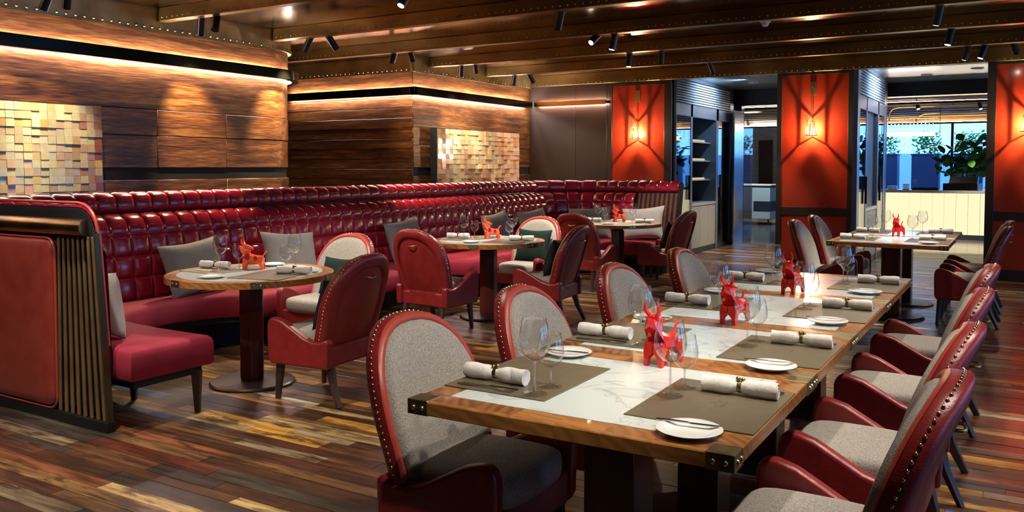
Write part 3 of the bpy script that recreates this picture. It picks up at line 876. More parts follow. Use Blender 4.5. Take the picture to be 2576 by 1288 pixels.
# tidy near duplicates
o2 = [outl[0]]
for p in outl[1:]:
    if math.hypot(p[0]-o2[-1][0], p[1]-o2[-1][1]) > 0.02: o2.append(p)
outl = o2
def inset(P, d):
    n = len(P); out = []
    area = sum(P[i][0]*P[(i+1) % n][1]-P[(i+1) % n][0]*P[i][1] for i in range(n))
    sg = 1 if area > 0 else -1
    for i in range(n):
        a, b, c = P[i-1], P[i], P[(i+1) % n]
        e1 = Vector((b[0]-a[0], b[1]-a[1])).normalized(); e2 = Vector((c[0]-b[0], c[1]-b[1])).normalized()
        n1 = Vector((-e1.y, e1.x))*sg; n2 = Vector((-e2.y, e2.x))*sg
        q = n1+n2
        q = q/max(0.35, q.length**2/2) if q.length > 1e-6 else n1
        out.append((b[0]+q.x*d, b[1]+q.y*d))
    return out
sm = MB()
L_ = [[(x, y_, z) for x, y_ in inset(outl, d)] for d, z in ((0.012,0.285),(0.0,0.30),(0.0,0.415),(0.008,0.44),(0.024,0.455),(0.05,0.462))]
sm.loft(L_, True, True)
sm.build('velvet_seat', VELVET, BQ, smooth=45, fixn=True)
MB().loft([[(x, y_, z) for x, y_ in inset(outl, d)] for d, z in ((0.05,0.235),(0.05,0.29))], True, True).build('seat_rail', BLACKM, BQ, fixn=True)
for x, y_ in ((-4.19, 3.33), (-4.75, 3.30), (-4.20, 10.55), (-4.95, 5.5), (-4.95, 8.45)):
    m = MB(); m.tube([(x, y_, 0.25), (x+0.005, y_, 0.0)], [0.036, 0.02], 4); m.build('leg', DARKWOOD, BQ)

# ------------------------------------------------------------------ cushions
def cushion(w, h, t, matr, name, seed=0):
    r_ = random.Random(seed); n = 14; m = MB()
    for sg in (1, -1):
        V = []; F = []
        for i in range(n+1):
            for j in range(n+1):
                u = -1+2*i/n; v = -1+2*j/n
                pin = 1 - 0.10*(1-abs(v)**1.5)*(abs(u)**3); pin2 = 1 - 0.10*(1-abs(u)**1.5)*(abs(v)**3)
                th = t*0.5*((1-u**4)*(1-v**4))**0.6 + 0.006*math.sin(7*u+seed)*math.sin(5*v+seed)*(1-u*u)*(1-v*v)
                V.append((sg*th, u*w/2*pin, v*h/2*pin2))
        for i in range(n):
            for j in range(n):
                a = i*(n+1)+j; q = (a, a+n+1, a+n+2, a+1)
                F.append(q if sg > 0 else q[::-1])
        m.add(V, F)
    return m.build(name, matr, None, smooth=80, weld=True)
def put_cushion(loc, rot, size, matr, label, seed, grp='cushions on the red banquette'):
    o = cushion(size[0], size[1], size[2], matr, 'throw_cushion', seed)
    o.location = loc; o.rotation_euler = (R(rot[0]), R(rot[1]), R(rot[2]))
    return tag(o, label, 'cushion', grp)
put_cushion((-5.57,4.42,0.665), (4,-17,4), (0.58,0.44,0.15), CUSHG, 'grey cushion on the banquette left behind the nearest round table', 1)
put_cushion((-5.55,5.43,0.67), (-4,-16,-3), (0.60,0.44,0.15), CUSHG, 'grey cushion on the banquette right behind the nearest round table', 2)
put_cushion((-5.58,7.10,0.68), (5,-16,3), (0.60,0.46,0.15), CUSHG, 'grey cushion on the banquette behind the lit red chair back', 3)
put_cushion((-5.58,8.95,0.67), (5,-16,0), (0.60,0.46,0.15), CUSHG, 'dark grey cushion on the banquette behind the middle round table', 4)
put_cushion((-5.57,9.85,0.67), (4,-16,-8), (0.60,0.46,0.15), CUSHG, 'dark grey cushion on the banquette short of the far corner', 5)
put_cushion((-5.20,10.78,0.67), (4,-17,-70), (0.60,0.46,0.15), CUSHG, 'grey cushion in the far corner of the banquette, right of the bend', 6)
put_cushion((-4.42,10.80,0.69), (6,-17,-92), (0.62,0.46,0.15), CUSHL, 'pale cushion at the far right end of the banquette behind the far round table', 7)
put_cushion((-4.66,3.01,0.655), (0,-8,90), (0.46,0.40,0.13), CUSHL, 'pale cushion on the near seat end, tucked behind the slatted screen', 8)

# ------------------------------------------------------------------ dining chair (faces +x)
def arch(ins, n=18, w=0.290, zb=0.24, zt=0.918, zc=0.59, wb=0.250):
    """closed outline (y, z), arch-topped; ins shrinks it"""
    w2, wb2, zt2, zb2 = w-ins, wb-ins, zt-ins, zb+ins*0.8
    out = []
    for i in range(4): 
        t = i/4; out.append((-(wb2+(w2-wb2)*(t**0.7)), zb2+(zc-zb2)*t))
    for i in range(n+1):
        a = math.pi - math.pi*i/n
        c, s = math.cos(a), math.sin(a)
        out.append((w2*(abs(c)**0.80)*(1 if c > 0 else -1), zc+(zt2-zc)*(s**0.84)))
    for i in range(4):
        t = 1-(i+1)/4; out.append(((wb2+(w2-wb2)*(t**0.7)), zb2+(zc-zb2)*t))
    for i in range(1, 6):
        out.append((wb2*(1-2*i/6), zb2))
    return out
def bx_(y, z, off): return -0.155 - (z-0.40)*0.30 + 0.045*(y/0.278)**2 + off
def aloop(ins, off, up=0.0): return [(bx_(y, z, off), y, z) for y, z in arch(ins, zb=0.24+up)]
def shrink(L, k, cy=0.0, cz=0.60): return [(y*k, cz+(z-cz)*k) for y, z in L]
def make_chair():
    t = empty('dining_chair')
    shell = MB()
    shell.loft([aloop(0.026,0.000), aloop(0.016,0.002), aloop(0.003,0.000), aloop(0.0,-0.006), aloop(0.0,-0.050),
                aloop(0.008,-0.062), aloop(0.030,-0.069), aloop(0.066,-0.070,0.06), aloop(0.073,-0.064,0.065), aloop(0.075,-0.048,0.066)])
    shell.build('back_shell', LEATHER, t, smooth=50)
    rim = MB()
    rim.loft([aloop(0.030,0.001), aloop(0.026,0.010), aloop(0.016,0.015), aloop(0.005,0.010), aloop(-0.001,-0.003)])
    rim.build('back_rim', PIPING, t, smooth=60)
    pad = MB()
    A = arch(0.026)
    pad.loft([[(bx_(y,z,0.0),y,z) for y,z in A], [(bx_(y,z,0.022),y,z) for y,z in shrink(A,0.985)], [(bx_(y,z,0.038),y,z) for y,z in shrink(A,0.94)], [(bx_(y,z,0.047),y,z) for y,z in shrink(A,0.84)],
              [(bx_(y,z,0.051),y,z) for y,z in shrink(A,0.5)], [(bx_(y,z,0.052),y,z) for y,z in shrink(A,0.2)], [(bx_(y,z,0.052),y,z) for y,z in shrink(A,0.01)]])
    pad.build('back_pad', TWEED, t, smooth=60)
    rp = MB(); A = arch(0.074, zb=0.306)
    rp.loft([[(bx_(y,z,-0.050),y,z) for y,z in A], [(bx_(y,z,-0.054),y,z) for y,z in shrink(A,0.9)], [(bx_(y,z,-0.057),y,z) for y,z in shrink(A,0.5)], [(bx_(y,z,-0.057),y,z) for y,z in shrink(A,0.01)]])
    rp.build('back_panel', LEATHER, t, smooth=50)
    nails = MB()
    full = arch(0.0, 40)
    pts = [(bx_(y,z,-0.034), y, z) for y, z in full[1:-6]]
    acc = 0; last = pts[0]
    for a, b in zip(pts, pts[1:]):
        d = (Vector(b)-Vector(a)).length
        k = 0
        while acc + 0.024 <= d + 1e-9 and False: pass
    S = [0]
    for a, b in zip(pts, pts[1:]): S.append(S[-1]+(Vector(b)-Vector(a)).length)
    s = 0.01; i = 0
    while s < S[-1]:
        while S[i+1] < s: i += 1
        f = (s-S[i])/(S[i+1]-S[i]); p = Vector(pts[i]).lerp(Vector(pts[i+1]), f)
        nails.ball(p, 0.0062, 6, 3); s += 0.0235
    tag(nails.build('nailhead_trim', NAIL, t, smooth=80), kind='stuff')
    h = MB(); hx = lambda z, o: bx_(0, z, o)
    h.tube([(hx(0.775,-0.054),-0.040,0.775),(hx(0.775,-0.078),-0.036,0.777),(hx(0.775,-0.084),-0.012,0.772),(hx(0.775,-0.084),0.012,0.772),(hx(0.775,-0.078),0.036,0.777),(hx(0.775,-0.054),0.040,0.775)], 0.0055, 6)
    h.build('back_handle', BRASS, t, smooth=60)
    prof = [(-0.215,0.235),(0.235,0.235),(0.252,0.27),(0.256,0.40),(0.255,0.475),(0.245,0.508),(0.222,0.522),(0.19,0.522),(0.13,0.505),(0.05,0.462),(-0.03,0.418),(-0.10,0.396),(-0.16,0.398),(-0.205,0.42),(-0.225,0.40)]
    for sg in (-1, 1):
        y0, y1 = (0.232, 0.288) if sg > 0 else (-0.288, -0.232)
        m = MB().prism(prof, lambda p: (p[0], y0, p[1]), lambda p: (p[0], y1, p[1]))
        m.build('arm', LEATHER, t, smooth=45, bevel=0.017, seg=3, fixn=True)
    MB().box(-0.20, 0.245, -0.235, 0.235, 0.235, 0.36).build('seat_base', LEATHER, t, smooth=40, bevel=0.015)
    MB().rbox((0.052,0,0.395), (0.208,0.229,0.062), 5, 8).build('seat_cushion', TWEED, t, smooth=60, weld=True)
    for sx, sy in ((1,1),(1,-1),(-1,1),(-1,-1)):
        if sx > 0: q = [(0.205, sy*0.215, 0.24), (0.225, sy*0.225, 0.0)]
        else: q = [(-0.17, sy*0.20, 0.25), (-0.20, sy*0.21, 0.14), (-0.265, sy*0.235, 0.0)]
        m = MB().tube(q, [0.031, 0.024, 0.017] if sx < 0 else [0.030, 0.018], 6)
        m.build('leg', DARKWOOD, t, smooth=50)
    return t
chair0 = make_chair()
CH = 'red leather and grey tweed dining chairs'
used = [False]
def chair(x, y, rz, label):
    if not used[0]:
        used[0] = True; o = chair0; o.location = (x, y, 0); o.rotation_euler = (0, 0, R(rz)); tag(o, label, 'chair', CH)
        return o
    o = dup(chair0, (x, y, 0), R(rz), label, CH); o['category'] = 'chair'
    return o
CY = [2.46, 3.31, 4.32, 5.38]
ORD = ['nearest', 'second nearest', 'third nearest', 'farthest']
for k, yc in enumerate(CY):
    chair(-1.635, yc + (0.02, 0.0, 0.02, 0.03)[k], (0, 1.5, -1, 1)[k], '%s tweed backed armchair on the banquette side of the long table' % ORD[k])
    chair(-0.465, yc + (0.03, 0.01, -0.02, 0.02)[k], 180 + (0, -1.5, 1, 0)[k], '%s studded red armchair on the right side of the long table' % ORD[k])
chair(-3.79, 4.03, 184, 'dark red armchair with its back to the camera beside the nearest round table')
chair(-4.66, 4.93, -90, 'armchair behind the nearest round table with pale tweed back and green cushion')
chair(-4.50, 6.17, 87, 'armchair with brightly lit red back turned to the camera before the middle round table')
chair(-4.50, 7.79, -92, 'armchair behind the middle round table with tweed back and green cushion')
chair(-3.81, 7.03, 186, 'purple red armchair turned away beside the middle round table')
chair(-4.50, 9.19, 88, 'red backed armchair in front of the far round table')
chair(-3.83, 10.12, 176, 'armchair right of the far round table with black cushion, before the wine cabinet')
chair(-1.69, 8.98, 0, 'nearer of the two armchairs left of the distant rectangular table, before the red column')
chair(-1.69, 9.92, 0, 'farther of the two armchairs left of the distant rectangular table, before the red column')
chair(-0.43, 8.98, 180, 'nearer of the two armchairs right of the distant rectangular table, at the frame edge')
chair(-0.43, 9.92, 180, 'farther of the two armchairs right of the distant rectangular table, mostly hidden')
G2 = 'cushions on the dining chairs'
put_cushion((-4.58,5.00,0.60), (0,-17,-90), (0.38,0.30,0.11), GREENV, 'dark green cushion on the chair behind the nearest round table', 11, G2)
put_cushion((-4.46,7.86,0.62), (0,-17,-92), (0.42,0.36,0.12), GREENV, 'dark green cushion on the tweed chair behind the middle round table', 12, G2)
put_cushion((-3.74,7.04,0.62), (0,-17,186), (0.42,0.36,0.11), DARKV, 'black cushion against the back of the purple red chair at the middle round table', 13, G2)
put_cushion((-3.76,10.12,0.62), (0,-17,176), (0.42,0.36,0.11), DARKV, 'black cushion against the back of the chair by the wine cabinet', 14, G2)
put_cushion((-3.72,4.04,0.60), (0,-17,184), (0.40,0.34,0.10), DARKV, 'black cushion behind the dark red chair back at the nearest round table', 15, G2)
put_cushion((-4.50,6.10,0.60), (0,-17,87), (0.40,0.34,0.10), DARKV, 'black cushion on the chair with the brightly lit red back', 16, G2)

# ------------------------------------------------------------------ rectangular tables
TZ = 0.75; TH = 0.042; X0, X1 = -1.594, -0.590
def rect_table(y0, y1, label, x0=X0, x1=X1, free=(True, True)):
    xc, yc = (x0+x1)/2, (y0+y1)/2
    t = empty('dining_table', (xc, yc, 0), 0, label, 'table', 'rectangular oak and marble tables')
    hw, hl = (x1-x0)/2-0.001, (y1-y0)/2-0.0015
    rw_ = 0.092
    for a in ((-hw, hw, -hl, -hl+rw_), (-hw, hw, hl-rw_, hl), (-hw, -hw+rw_, -hl+rw_, hl-rw_), (hw-rw_, hw, -hl+rw_, hl-rw_)):
        MB().box(a[0], a[1], a[2], a[3], TZ-TH, TZ).build('oak_rail', TWOOD, t, bevel=0.003, seg=1)
    MB().box(-hw+rw_, hw-rw_, -hl+rw_, hl-rw_, TZ-TH, TZ+0.0006).build('marble_inset', MARBLE, t)
    pl = 0.072; e = 0.0035
    for sx in (-1, 1):
        for sy in (-1, 1):
            xa, xb = sorted((sx*(hw+e), sx*(hw-pl))); ya, yb = sorted((sy*(hl+0.0005), sy*(hl-pl)))
            c = MB().box(xa, xb, ya, yb, TZ-TH-0.002, TZ+0.0025).build('corner_plate', OLDBRASS, t, bevel=0.002, seg=1)
            rv = MB()
            for q in (0.02, 0.052):
                if free[0 if sy < 0 else 1]: rv.ball((sx*(hw-q), sy*(hl+0.0005), TZ-TH*0.5), 0.0085, 8, 4)
                rv.ball((sx*(hw+e), sy*(hl-q), TZ-TH*0.5), 0.0085, 8, 4)
            rv.build('rivets', NAIL, c, smooth=60)
    MB().box(-0.34, 0.34, -0.09, 0.09, TZ-TH-0.03, TZ-TH).build('under_rail', DARKWOOD, t, bevel=0.004)
    MB().box(-0.085, 0.085, -0.085, 0.085, 0.025, TZ-TH-0.03).build('pedestal', MAHOG, t, bevel=0.006)
    MB().lathe([(0.30,0.0),(0.30,0.012),(0.285,0.022),(0.10,0.028),(0.0005,0.028)], 40).build('base_disc', mat('base bronze', (0.045,0.028,0.020), 0.38, 0.6), t, smooth=30)
    return t
DV = [2.035, 2.935, 3.755, 4.80, 5.88]
TN = ['nearest table of the long row, oak rim with marble inset and brass corners', 'second table of the long oak and marble row from the camera',
      'third table of the long oak and marble row from the camera', 'farthest table of the long oak and marble row']
for k in range(4): rect_table(DV[k], DV[k+1], TN[k], free=(k == 0, k == 3))
FT = [8.50, 9.46, 10.42]
rect_table(FT[0], FT[1], 'nearer half of the distant marble topped table before the lit bar front', -1.60, -0.56, (True, False))
rect_table(FT[1], FT[2], 'farther half of the distant marble topped table before the lit bar front', -1.60, -0.56, (False, True))

# round tables
def round_table():
    t = empty('round_table')
    Rr = 0.545
    MB().lathe([(Rr-0.075,TZ-TH),(Rr,TZ-TH),(Rr,TZ-0.003),(Rr-0.003,TZ),(Rr-0.075,TZ)], 72, closed=True).build('oak_rim', TWOOD, t, smooth=30)
    MB().lathe([(Rr-0.075,TZ-TH),(Rr-0.075,TZ+0.0006),(0.0005,TZ+0.0006)], 72).build('marble_inset', MARBLE, t, smooth=30)
    for k in range(6):
        a = R(60*k+8)
        P = arc(0, 0, Rr, 60*k+8-4.5, 60*k+8+4.5, 5)
        m = MB(); sweep_box(m, P, 0.0, 0.004, TZ-TH-0.001, TZ+0.001)
        c = m.build('edge_plate', OLDBRASS, t)
        rv = MB()
        for da in (-2.2, 2.2):
            rv.ball(((Rr+0.004)*math.cos(a+R(da)), (Rr+0.004)*math.sin(a+R(da)), TZ-TH/2), 0.007, 7, 4)
        rv.build('rivets', NAIL, c, smooth=60)
    MB().lathe([(0.20,TZ-TH-0.012),(0.20,TZ-TH)], 24).build('top_plate', DARKWOOD, t)
    MB().lathe([(0.078,0.025),(0.086,0.05),(0.086,TZ-TH-0.06),(0.066,TZ-TH-0.045),(0.066,TZ-TH-0.012)], 6).build('pedestal', MAHOG, t, bevel=0.004)
    MB().lathe([(0.28,0.0),(0.28,0.012),(0.27,0.022),(0.10,0.03),(0.0005,0.03)], 40).build('base_disc', MATS['base bronze'], t, smooth=30)
    return t
rt0 = round_table()
RTL = ['nearest round table with oak rim, marble centre and orange bull', 'middle round table, partly hidden behind the lit red chair', 'farthest round table, by the slatted end of the banquette']
for k, (x, y_) in enumerate(TC):
    o = rt0 if k == 0 else dup(rt0)
    o.location = (x, y_, 0); o.rotation_euler = (0, 0, R((14, 40, 5)[k]))
    tag(o, RTL[k], 'table', 'round tables along the banquette')

# ------------------------------------------------------------------ place settings
def lathe_glass(outer, wall):
    """closed thin-walled profile from the foot up the outside and down the inside of the bowl"""
    return outer
def make_wine(h, rb, rf, stem, name):
    t = empty(name)
    # foot and stem
    MB().lathe([(rf-0.001,0.0008),(rf,0.0024),(rf*0.55,0.005),(0.006,0.011),(0.0036,0.03),(0.0034,stem-0.012),(0.006,stem-0.002),(0.009,stem+0.003)], 24, cap=False).build('stem', STEMGLASS, t, smooth=50)
    H = h-stem
    out = [(0.004,0.0),(rb*0.45,H*0.05),(rb*0.80,H*0.19),(rb*0.97,H*0.34),(rb,H*0.44),(rb*0.97,H*0.58),(rb*0.87,H*0.80),(rb*0.76,H)]
    prof = out + [(rb*0.76-0.0008, H+0.0008), (rb*0.76-0.0016, H)]
    b = MB().lathe([(r, z+stem) for r, z in prof], 28, closed=False, cap=False)
    b.build('bowl', WINEGLASS, t, smooth=70)
    return t
wine0 = make_wine(0.236, 0.050, 0.040, 0.105, 'wine_glass')
water0 = make_wine(0.172, 0.043, 0.036, 0.064, 'water_goblet')
def make_napkin():
    t = empty('rolled_napkin')
    L_ = 0.23
    for k, (a, b) in enumerate(((-L_/2, L_/2),)):
        prof = []
        n = 22; m = MB(); V = []
        for i in range(n+1):
            x = a+(b-a)*i/n
            r = 0.0265 - 0.0100*math.exp(-((x)/0.022)**2) + 0.0012*math.sin(x*90)
            prof.append((x, r))
        nn = 16
        loops = []
        for x, r in [(a+0.004, 0.006)] + prof + [(b-0.004, 0.006)]:
            loops.append([(x, r*math.cos(2*math.pi*j/nn)*(1+0.05*math.sin(3*j+x*60)), 0.0255+r*0.96*math.sin(2*math.pi*j/nn)) for j in range(nn)])
        m.loft(loops, True, True); m.build('cloth', NAPKIN, t, smooth=60)
        m = MB()
        pts = [(b-0.001, (0.003+0.0195*s)*math.cos(s*14), 0.0255+(0.003+0.0195*s)*math.sin(s*14)) for s in [i/30 for i in range(31)]]
        m.tube(pts, 0.0022, 5); m.build('rolled_edge', NAPKIN, t, smooth=60)
    m = MB().lathe([(0.0165,-0.008),(0.0185,-0.006),(0.0185,0.006),(0.0165,0.008)], 20)
    m.v = [(z, x, y_+0.0255) for x, y_, z in m.v]
    r = m.build('napkin_ring', OLDBRASS, t, smooth=40)
    m = MB().ball((-0.006, 0.0, 0.0255+0.024), 0.008, 8, 5).ball((0.008, 0.004, 0.0255+0.022), 0.007, 8, 5); m.build('ring_knob', OLDBRASS, r, smooth=60)
    return t
nap0 = make_napkin()
def make_plate():
    t = empty('side_plate')
    MB().lathe([(0.0005,0.004),(0.05,0.004),(0.055,0.002),(0.058,0.004),(0.086,0.014),(0.088,0.016),(0.086,0.017),(0.058,0.008),(0.05,0.0072),(0.0005,0.0072)], 40).build('dish', PLATE, t, smooth=50)
    return t
plate0 = make_plate()
def flat_shape(poly, t0=0.0, t1=0.0022):
    return MB().prism(poly, lambda p: (p[0], p[1], t0), lambda p: (p[0], p[1], t1))
def make_knife(name, L_=0.21, w=0.009):
    t = empty(name)
    flat_shape([(-L_*0.45,-w*0.4),(0,-w*0.35),(L_*0.05,-w),(L_*0.40,-w),(L_*0.48,-w*0.4),(L_*0.5,w*0.3),(L_*0.05,w*0.5),(0,w*0.35),(-L_*0.45,w*0.45),(-L_*0.5,0)], 0.0, 0.0028).build('blade', STEEL, t, bevel=0.0007, seg=1)
    MB().tube([(-L_*0.5,0,0.003),(-L_*0.3,0,0.0034),(0,0,0.003)], [0.0048,0.0052,0.0036], 8, flat=0.6).build('handle', STEEL, t, smooth=60)
    return t
def make_fork():
    t = empty('dinner_fork')
    m = MB().tube([(-0.10,0,0.003),(-0.06,0,0.0035),(0.02,0,0.004),(0.05,0,0.003)], [0.0055,0.005,0.0028,0.004], 8, flat=0.5); m.build('handle', STEEL, t, smooth=60)
    m = flat_shape([(0.045,-0.004),(0.06,-0.011),(0.075,-0.0115),(0.075,0.0115),(0.06,0.011),(0.045,0.004)], 0.001, 0.004)
    for k in range(4):
        y_ = -0.0092+0.0061*k
        m.box(0.074, 0.105, y_-0.0013, y_+0.0013, 0.001, 0.0035)
    m.build('tines', STEEL, t)
    return t
knife0 = make_knife('dinner_knife'); fork0 = make_fork(); butter0 = make_knife('butter_knife', 0.175, 0.008)
mat_me = None
def make_mat():
    m = MB().box(-0.185, 0.185, -0.24, 0.24, 0, 0.004)
    o = m.build('placemat', MATT, None, bevel=0.0015, seg=1)
    # embossed crest
    e = MB()
    for i in range(5):
        a = R(90+72*i)
        e.tube([(0.012*math.cos(a)+0.02, 0.020*math.sin(a), 0.0042), (0.026*math.cos(a+0.5)+0.02, 0.034*math.sin(a+0.5), 0.0042)], 0.0016, 5, flat=0.3)
    e.tube([(0.034,-0.04,0.0042),(0.036,0,0.0042),(0.034,0.04,0.0042)], 0.0012, 5, flat=0.3)
    e.build('embossed_crest', mat('crest dark', (0.085,0.066,0.038), 0.5), o)
    return o
mat0 = make_mat()
protos = dict(placemat=mat0, rolled_napkin=nap0, wine_glass=wine0, water_goblet=water0, side_plate=plate0, dinner_knife=knife0, dinner_fork=fork0, butter_knife=butter0)
taken = set()
CATS = dict(placemat='placemat', rolled_napkin='napkin', wine_glass='wine glass', water_goblet='glass', side_plate='plate', dinner_knife='knife', dinner_fork='fork', butter_knife='knife')
LOOK = dict(placemat='olive brown leather placemat', rolled_napkin='rolled white napkin with ring', wine_glass='tall empty wine glass', water_goblet='short empty goblet',
            side_plate='white side plate', dinner_knife='steel dinner knife', dinner_fork='steel dinner fork', butter_knife='butter knife on the plate')
GRP = dict(placemat='placemats on the tables', rolled_napkin='rolled napkins', wine_glass='tall wine glasses', water_goblet='short goblets', side_plate='side plates', dinner_knife='dinner knives', dinner_fork='dinner forks', butter_knife='butter knives')
def put(kind, x, y_, z, rz, where):
    p = protos[kind]
    if kind not in taken:
        taken.add(kind); o = p
    else:
        o = dup(p)
    o.location = (x, y_, z); o.rotation_euler = (0, 0, R(rz))
    return tag(o, LOOK[kind] + ' ' + where, CATS[kind], GRP[kind])
ZT = TZ + 0.0006
def setting(ox, oy, rz, where, spec, z=ZT):
    """spec: dict kind -> (dx, dy, dz, rot) in the setting's frame: diner sits at +x and faces -x"""
    c, s = math.cos(R(rz)), math.sin(R(rz))
    for kind, (dx, dy, dz, ro) in spec.items():
        put(kind, ox+c*dx-s*dy, oy+s*dx+c*dy, z+dz, rz+ro, where)
SPEC_R = dict(placemat=(0,0,0,0), rolled_napkin=(0.045,0.125,0.0042,1), wine_glass=(-0.135,0.0,0.0042,0), water_goblet=(-0.13,0.115,0.0042,0),
              side_plate=(0.035,-0.312,0.0006,0), dinner_knife=(0.055,0.180,0.0042,2), dinner_fork=(0.06,0.205,0.0042,181), butter_knife=(0.02,-0.275,0.0165,8))
SPEC_L = dict(placemat=(0,0,0,0), rolled_napkin=(0.065,0.115,0.0042,-1), wine_glass=(-0.125,0.195,0.0042,0), water_goblet=(-0.125,0.09,0.0042,0),
              side_plate=(0.045,-0.365,0.0006,0), dinner_knife=(0.045,0.185,0.0042,2), dinner_fork=(0.05,0.208,0.0042,181), butter_knife=(0.045,-0.345,0.0165,6))
XR, XL = -0.778, -1.405
for k, yc in enumerate(CY):
    setting(XR, yc, 0, 'at the %s right hand seat of the long table' % ORD[k], SPEC_R)
    setting(XL, yc, 180, 'at the %s banquette side seat of the long table' % ORD[k], SPEC_L)
SPEC_F = dict(placemat=(0,0,0,0), rolled_napkin=(0.03,0.10,0.0042,0), wine_glass=(-0.14,0.03,0.0042,0), side_plate=(0.03,-0.31,0.0006,0))
for k, yc in enumerate((8.98, 9.94)):
    w = ('nearer', 'farther')[k]
    setting(-0.765, yc, 0, 'at the %s right seat of the distant table' % w, SPEC_F)
    setting(-1.395, yc, 180, 'at the %s left seat of the distant table' % w, SPEC_F)
TN3 = ['nearest', 'middle', 'far']
for k, (tx, ty) in enumerate(TC):
    wA = 'on the banquette side of the %s round table' % TN3[k]; wB = 'on the open side of the %s round table' % TN3[k]
    put('placemat', tx-0.27, ty+0.02, ZT, 176, wA); put('rolled_napkin', tx-0.355, ty+0.0, ZT+0.0042, 12, wA)
    put('wine_glass', tx-0.265, ty-0.03, ZT+0.0042, 0, wA); put('water_goblet', tx-0.225, ty+0.095, ZT+0.0042, 0, wA)
    put('dinner_fork', tx-0.30, ty-0.13, ZT+0.0042, 2, wA)
    put('placemat', tx+0.25, ty-0.03, ZT, 12, wB); put('rolled_napkin', tx+0.34, ty+0.06, ZT+0.0042, 22, wB)
    put('water_goblet', tx+0.11, ty+0.21, ZT, 0, wB); put('wine_glass', tx+0.07, ty+0.335, ZT, 0, wB)
    put('side_plate', tx+0.02, ty-0.34, ZT, 0, wB); put('dinner_knife', tx+0.36, ty+0.12, ZT+0.0042, 24, wB)
    put('side_plate', tx-0.16, ty+0.34, ZT, 0, wA)

# ------------------------------------------------------------------ faceted bull figures (body runs along +x from chest to rump, head looks back)
def make_bull(name, matr, holes=False):
    t = empty(name)
    def ring(cx, cz, ry, rz, tilt=0.0, n=7, off=0.0):
        out = []
        for i in range(n):
            a = 2*math.pi*i/n + math.pi/2 + off
            dz = rz*math.sin(a); out.append((cx - tilt*dz, ry*math.cos(a), cz+dz))
        return out
    # trunk: rump -> chest -> neck -> poll
    m = MB()
    m.loft([ring(0.114,0.086,0.008,0.012), ring(0.102,0.080,0.030,0.036), ring(0.065,0.076,0.036,0.038), ring(0.025,0.080,0.036,0.044),
            ring(-0.018,0.088,0.042,0.056,0.25), ring(-0.042,0.116,0.038,0.044,0.8), ring(-0.044,0.150,0.029,0.029,1.5), ring(-0.038,0.176,0.021,0.020,2.6)], True, True)
    b = m.build('body', matr, t)
    m = MB()
    m.loft([ring(-0.056,0.186,0.010,0.014), ring(-0.046,0.184,0.023,0.022), ring(-0.018,0.182,0.021,0.020), ring(0.010,0.174,0.014,0.013), ring(0.026,0.168,0.011,0.010)], True, True)
    m.build('head', matr, t)
    for sy in (-1, 1):
        m = MB().tube([(-0.045, sy*0.016, 0.196), (-0.055, sy*0.030, 0.216), (-0.060, sy*0.030, 0.238), (-0.054, sy*0.022, 0.258)], [0.0085,0.0075,0.005,0.0012], 5)
        m.build('horn', matr, t)
        m = MB().loft([[(-0.036,sy*0.020,0.190),(-0.030,sy*0.022,0.183),(-0.040,sy*0.022,0.180)], [(-0.034,sy*0.046,0.186),(-0.032,sy*0.046,0.184),(-0.036,sy*0.046,0.183)]], True, True)
        m.build('ear', matr, t)
        for lx, top, kx in ((-0.030, 0.078, -0.040), (0.086, 0.074, 0.104)):
            m = MB()
            m.loft([[(lx-0.022,sy*0.001,top+0.012),(lx+0.030,sy*0.001,top+0.012),(lx+0.024,sy*0.036,top+0.016),(lx-0.016,sy*0.038,top+0.016)],
                    [(lx-0.022,sy*0.004,0.054),(lx+0.022,sy*0.004,0.054),(lx+0.018,sy*0.041,0.058),(lx-0.020,sy*0.042,0.058)],
                    [(kx-0.012,sy*0.022,0.030),(kx+0.013,sy*0.022,0.030),(kx+0.011,sy*0.040,0.030),(kx-0.011,sy*0.040,0.030)],
                    [(kx-0.011,sy*0.025,0.0),(kx+0.008,sy*0.025,0.0),(kx+0.007,sy*0.040,0.0),(kx-0.010,sy*0.040,0.0)]], True, True)
            m.build('leg', matr, t)
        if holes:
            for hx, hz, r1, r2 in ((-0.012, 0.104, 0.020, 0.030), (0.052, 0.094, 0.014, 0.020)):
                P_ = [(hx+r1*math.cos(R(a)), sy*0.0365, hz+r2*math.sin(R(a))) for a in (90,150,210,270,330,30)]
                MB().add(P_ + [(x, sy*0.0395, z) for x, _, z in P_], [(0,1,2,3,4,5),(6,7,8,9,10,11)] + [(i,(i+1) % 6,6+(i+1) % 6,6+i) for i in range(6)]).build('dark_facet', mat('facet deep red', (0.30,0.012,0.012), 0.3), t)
    m = MB().tube([(0.104,0,0.112),(0.116,0,0.128),(0.122,0,0.142),(0.138,0,0.146)], [0.008,0.006,0.0055,0.008], 5); m.build('tail', matr, t)
    return t
bull0 = make_bull('bull_figurine', BULL)
BG = 'faceted bull figurines on the tables'
BL = ['nearest red faceted bull on the long table', 'second red faceted bull from the camera on the long table', 'third red faceted bull from the camera on the long table']
for k, (x, y_, rz) in enumerate(((-1.10,2.855,80),(-1.115,3.79,80),(-1.10,4.86,80))):
    o = bull0 if k == 0 else dup(bull0)
    o.location = (x, y_, ZT); o.rotation_euler = (0,0,R(rz)); o.scale = (0.92,0.92,0.92); tag(o, BL[k], 'figurine', BG)
o = dup(bull0, (-1.10, 9.55, ZT), R(75), 'small red bull on the distant table before the lit bar front', BG); o['category'] = 'figurine'
bull1 = make_bull('bull_figurine', BULLO, True)
BO = ['orange bull with cut out flanks on the nearest round table', 'orange bull on the middle round table', 'orange bull on the farthest round table']
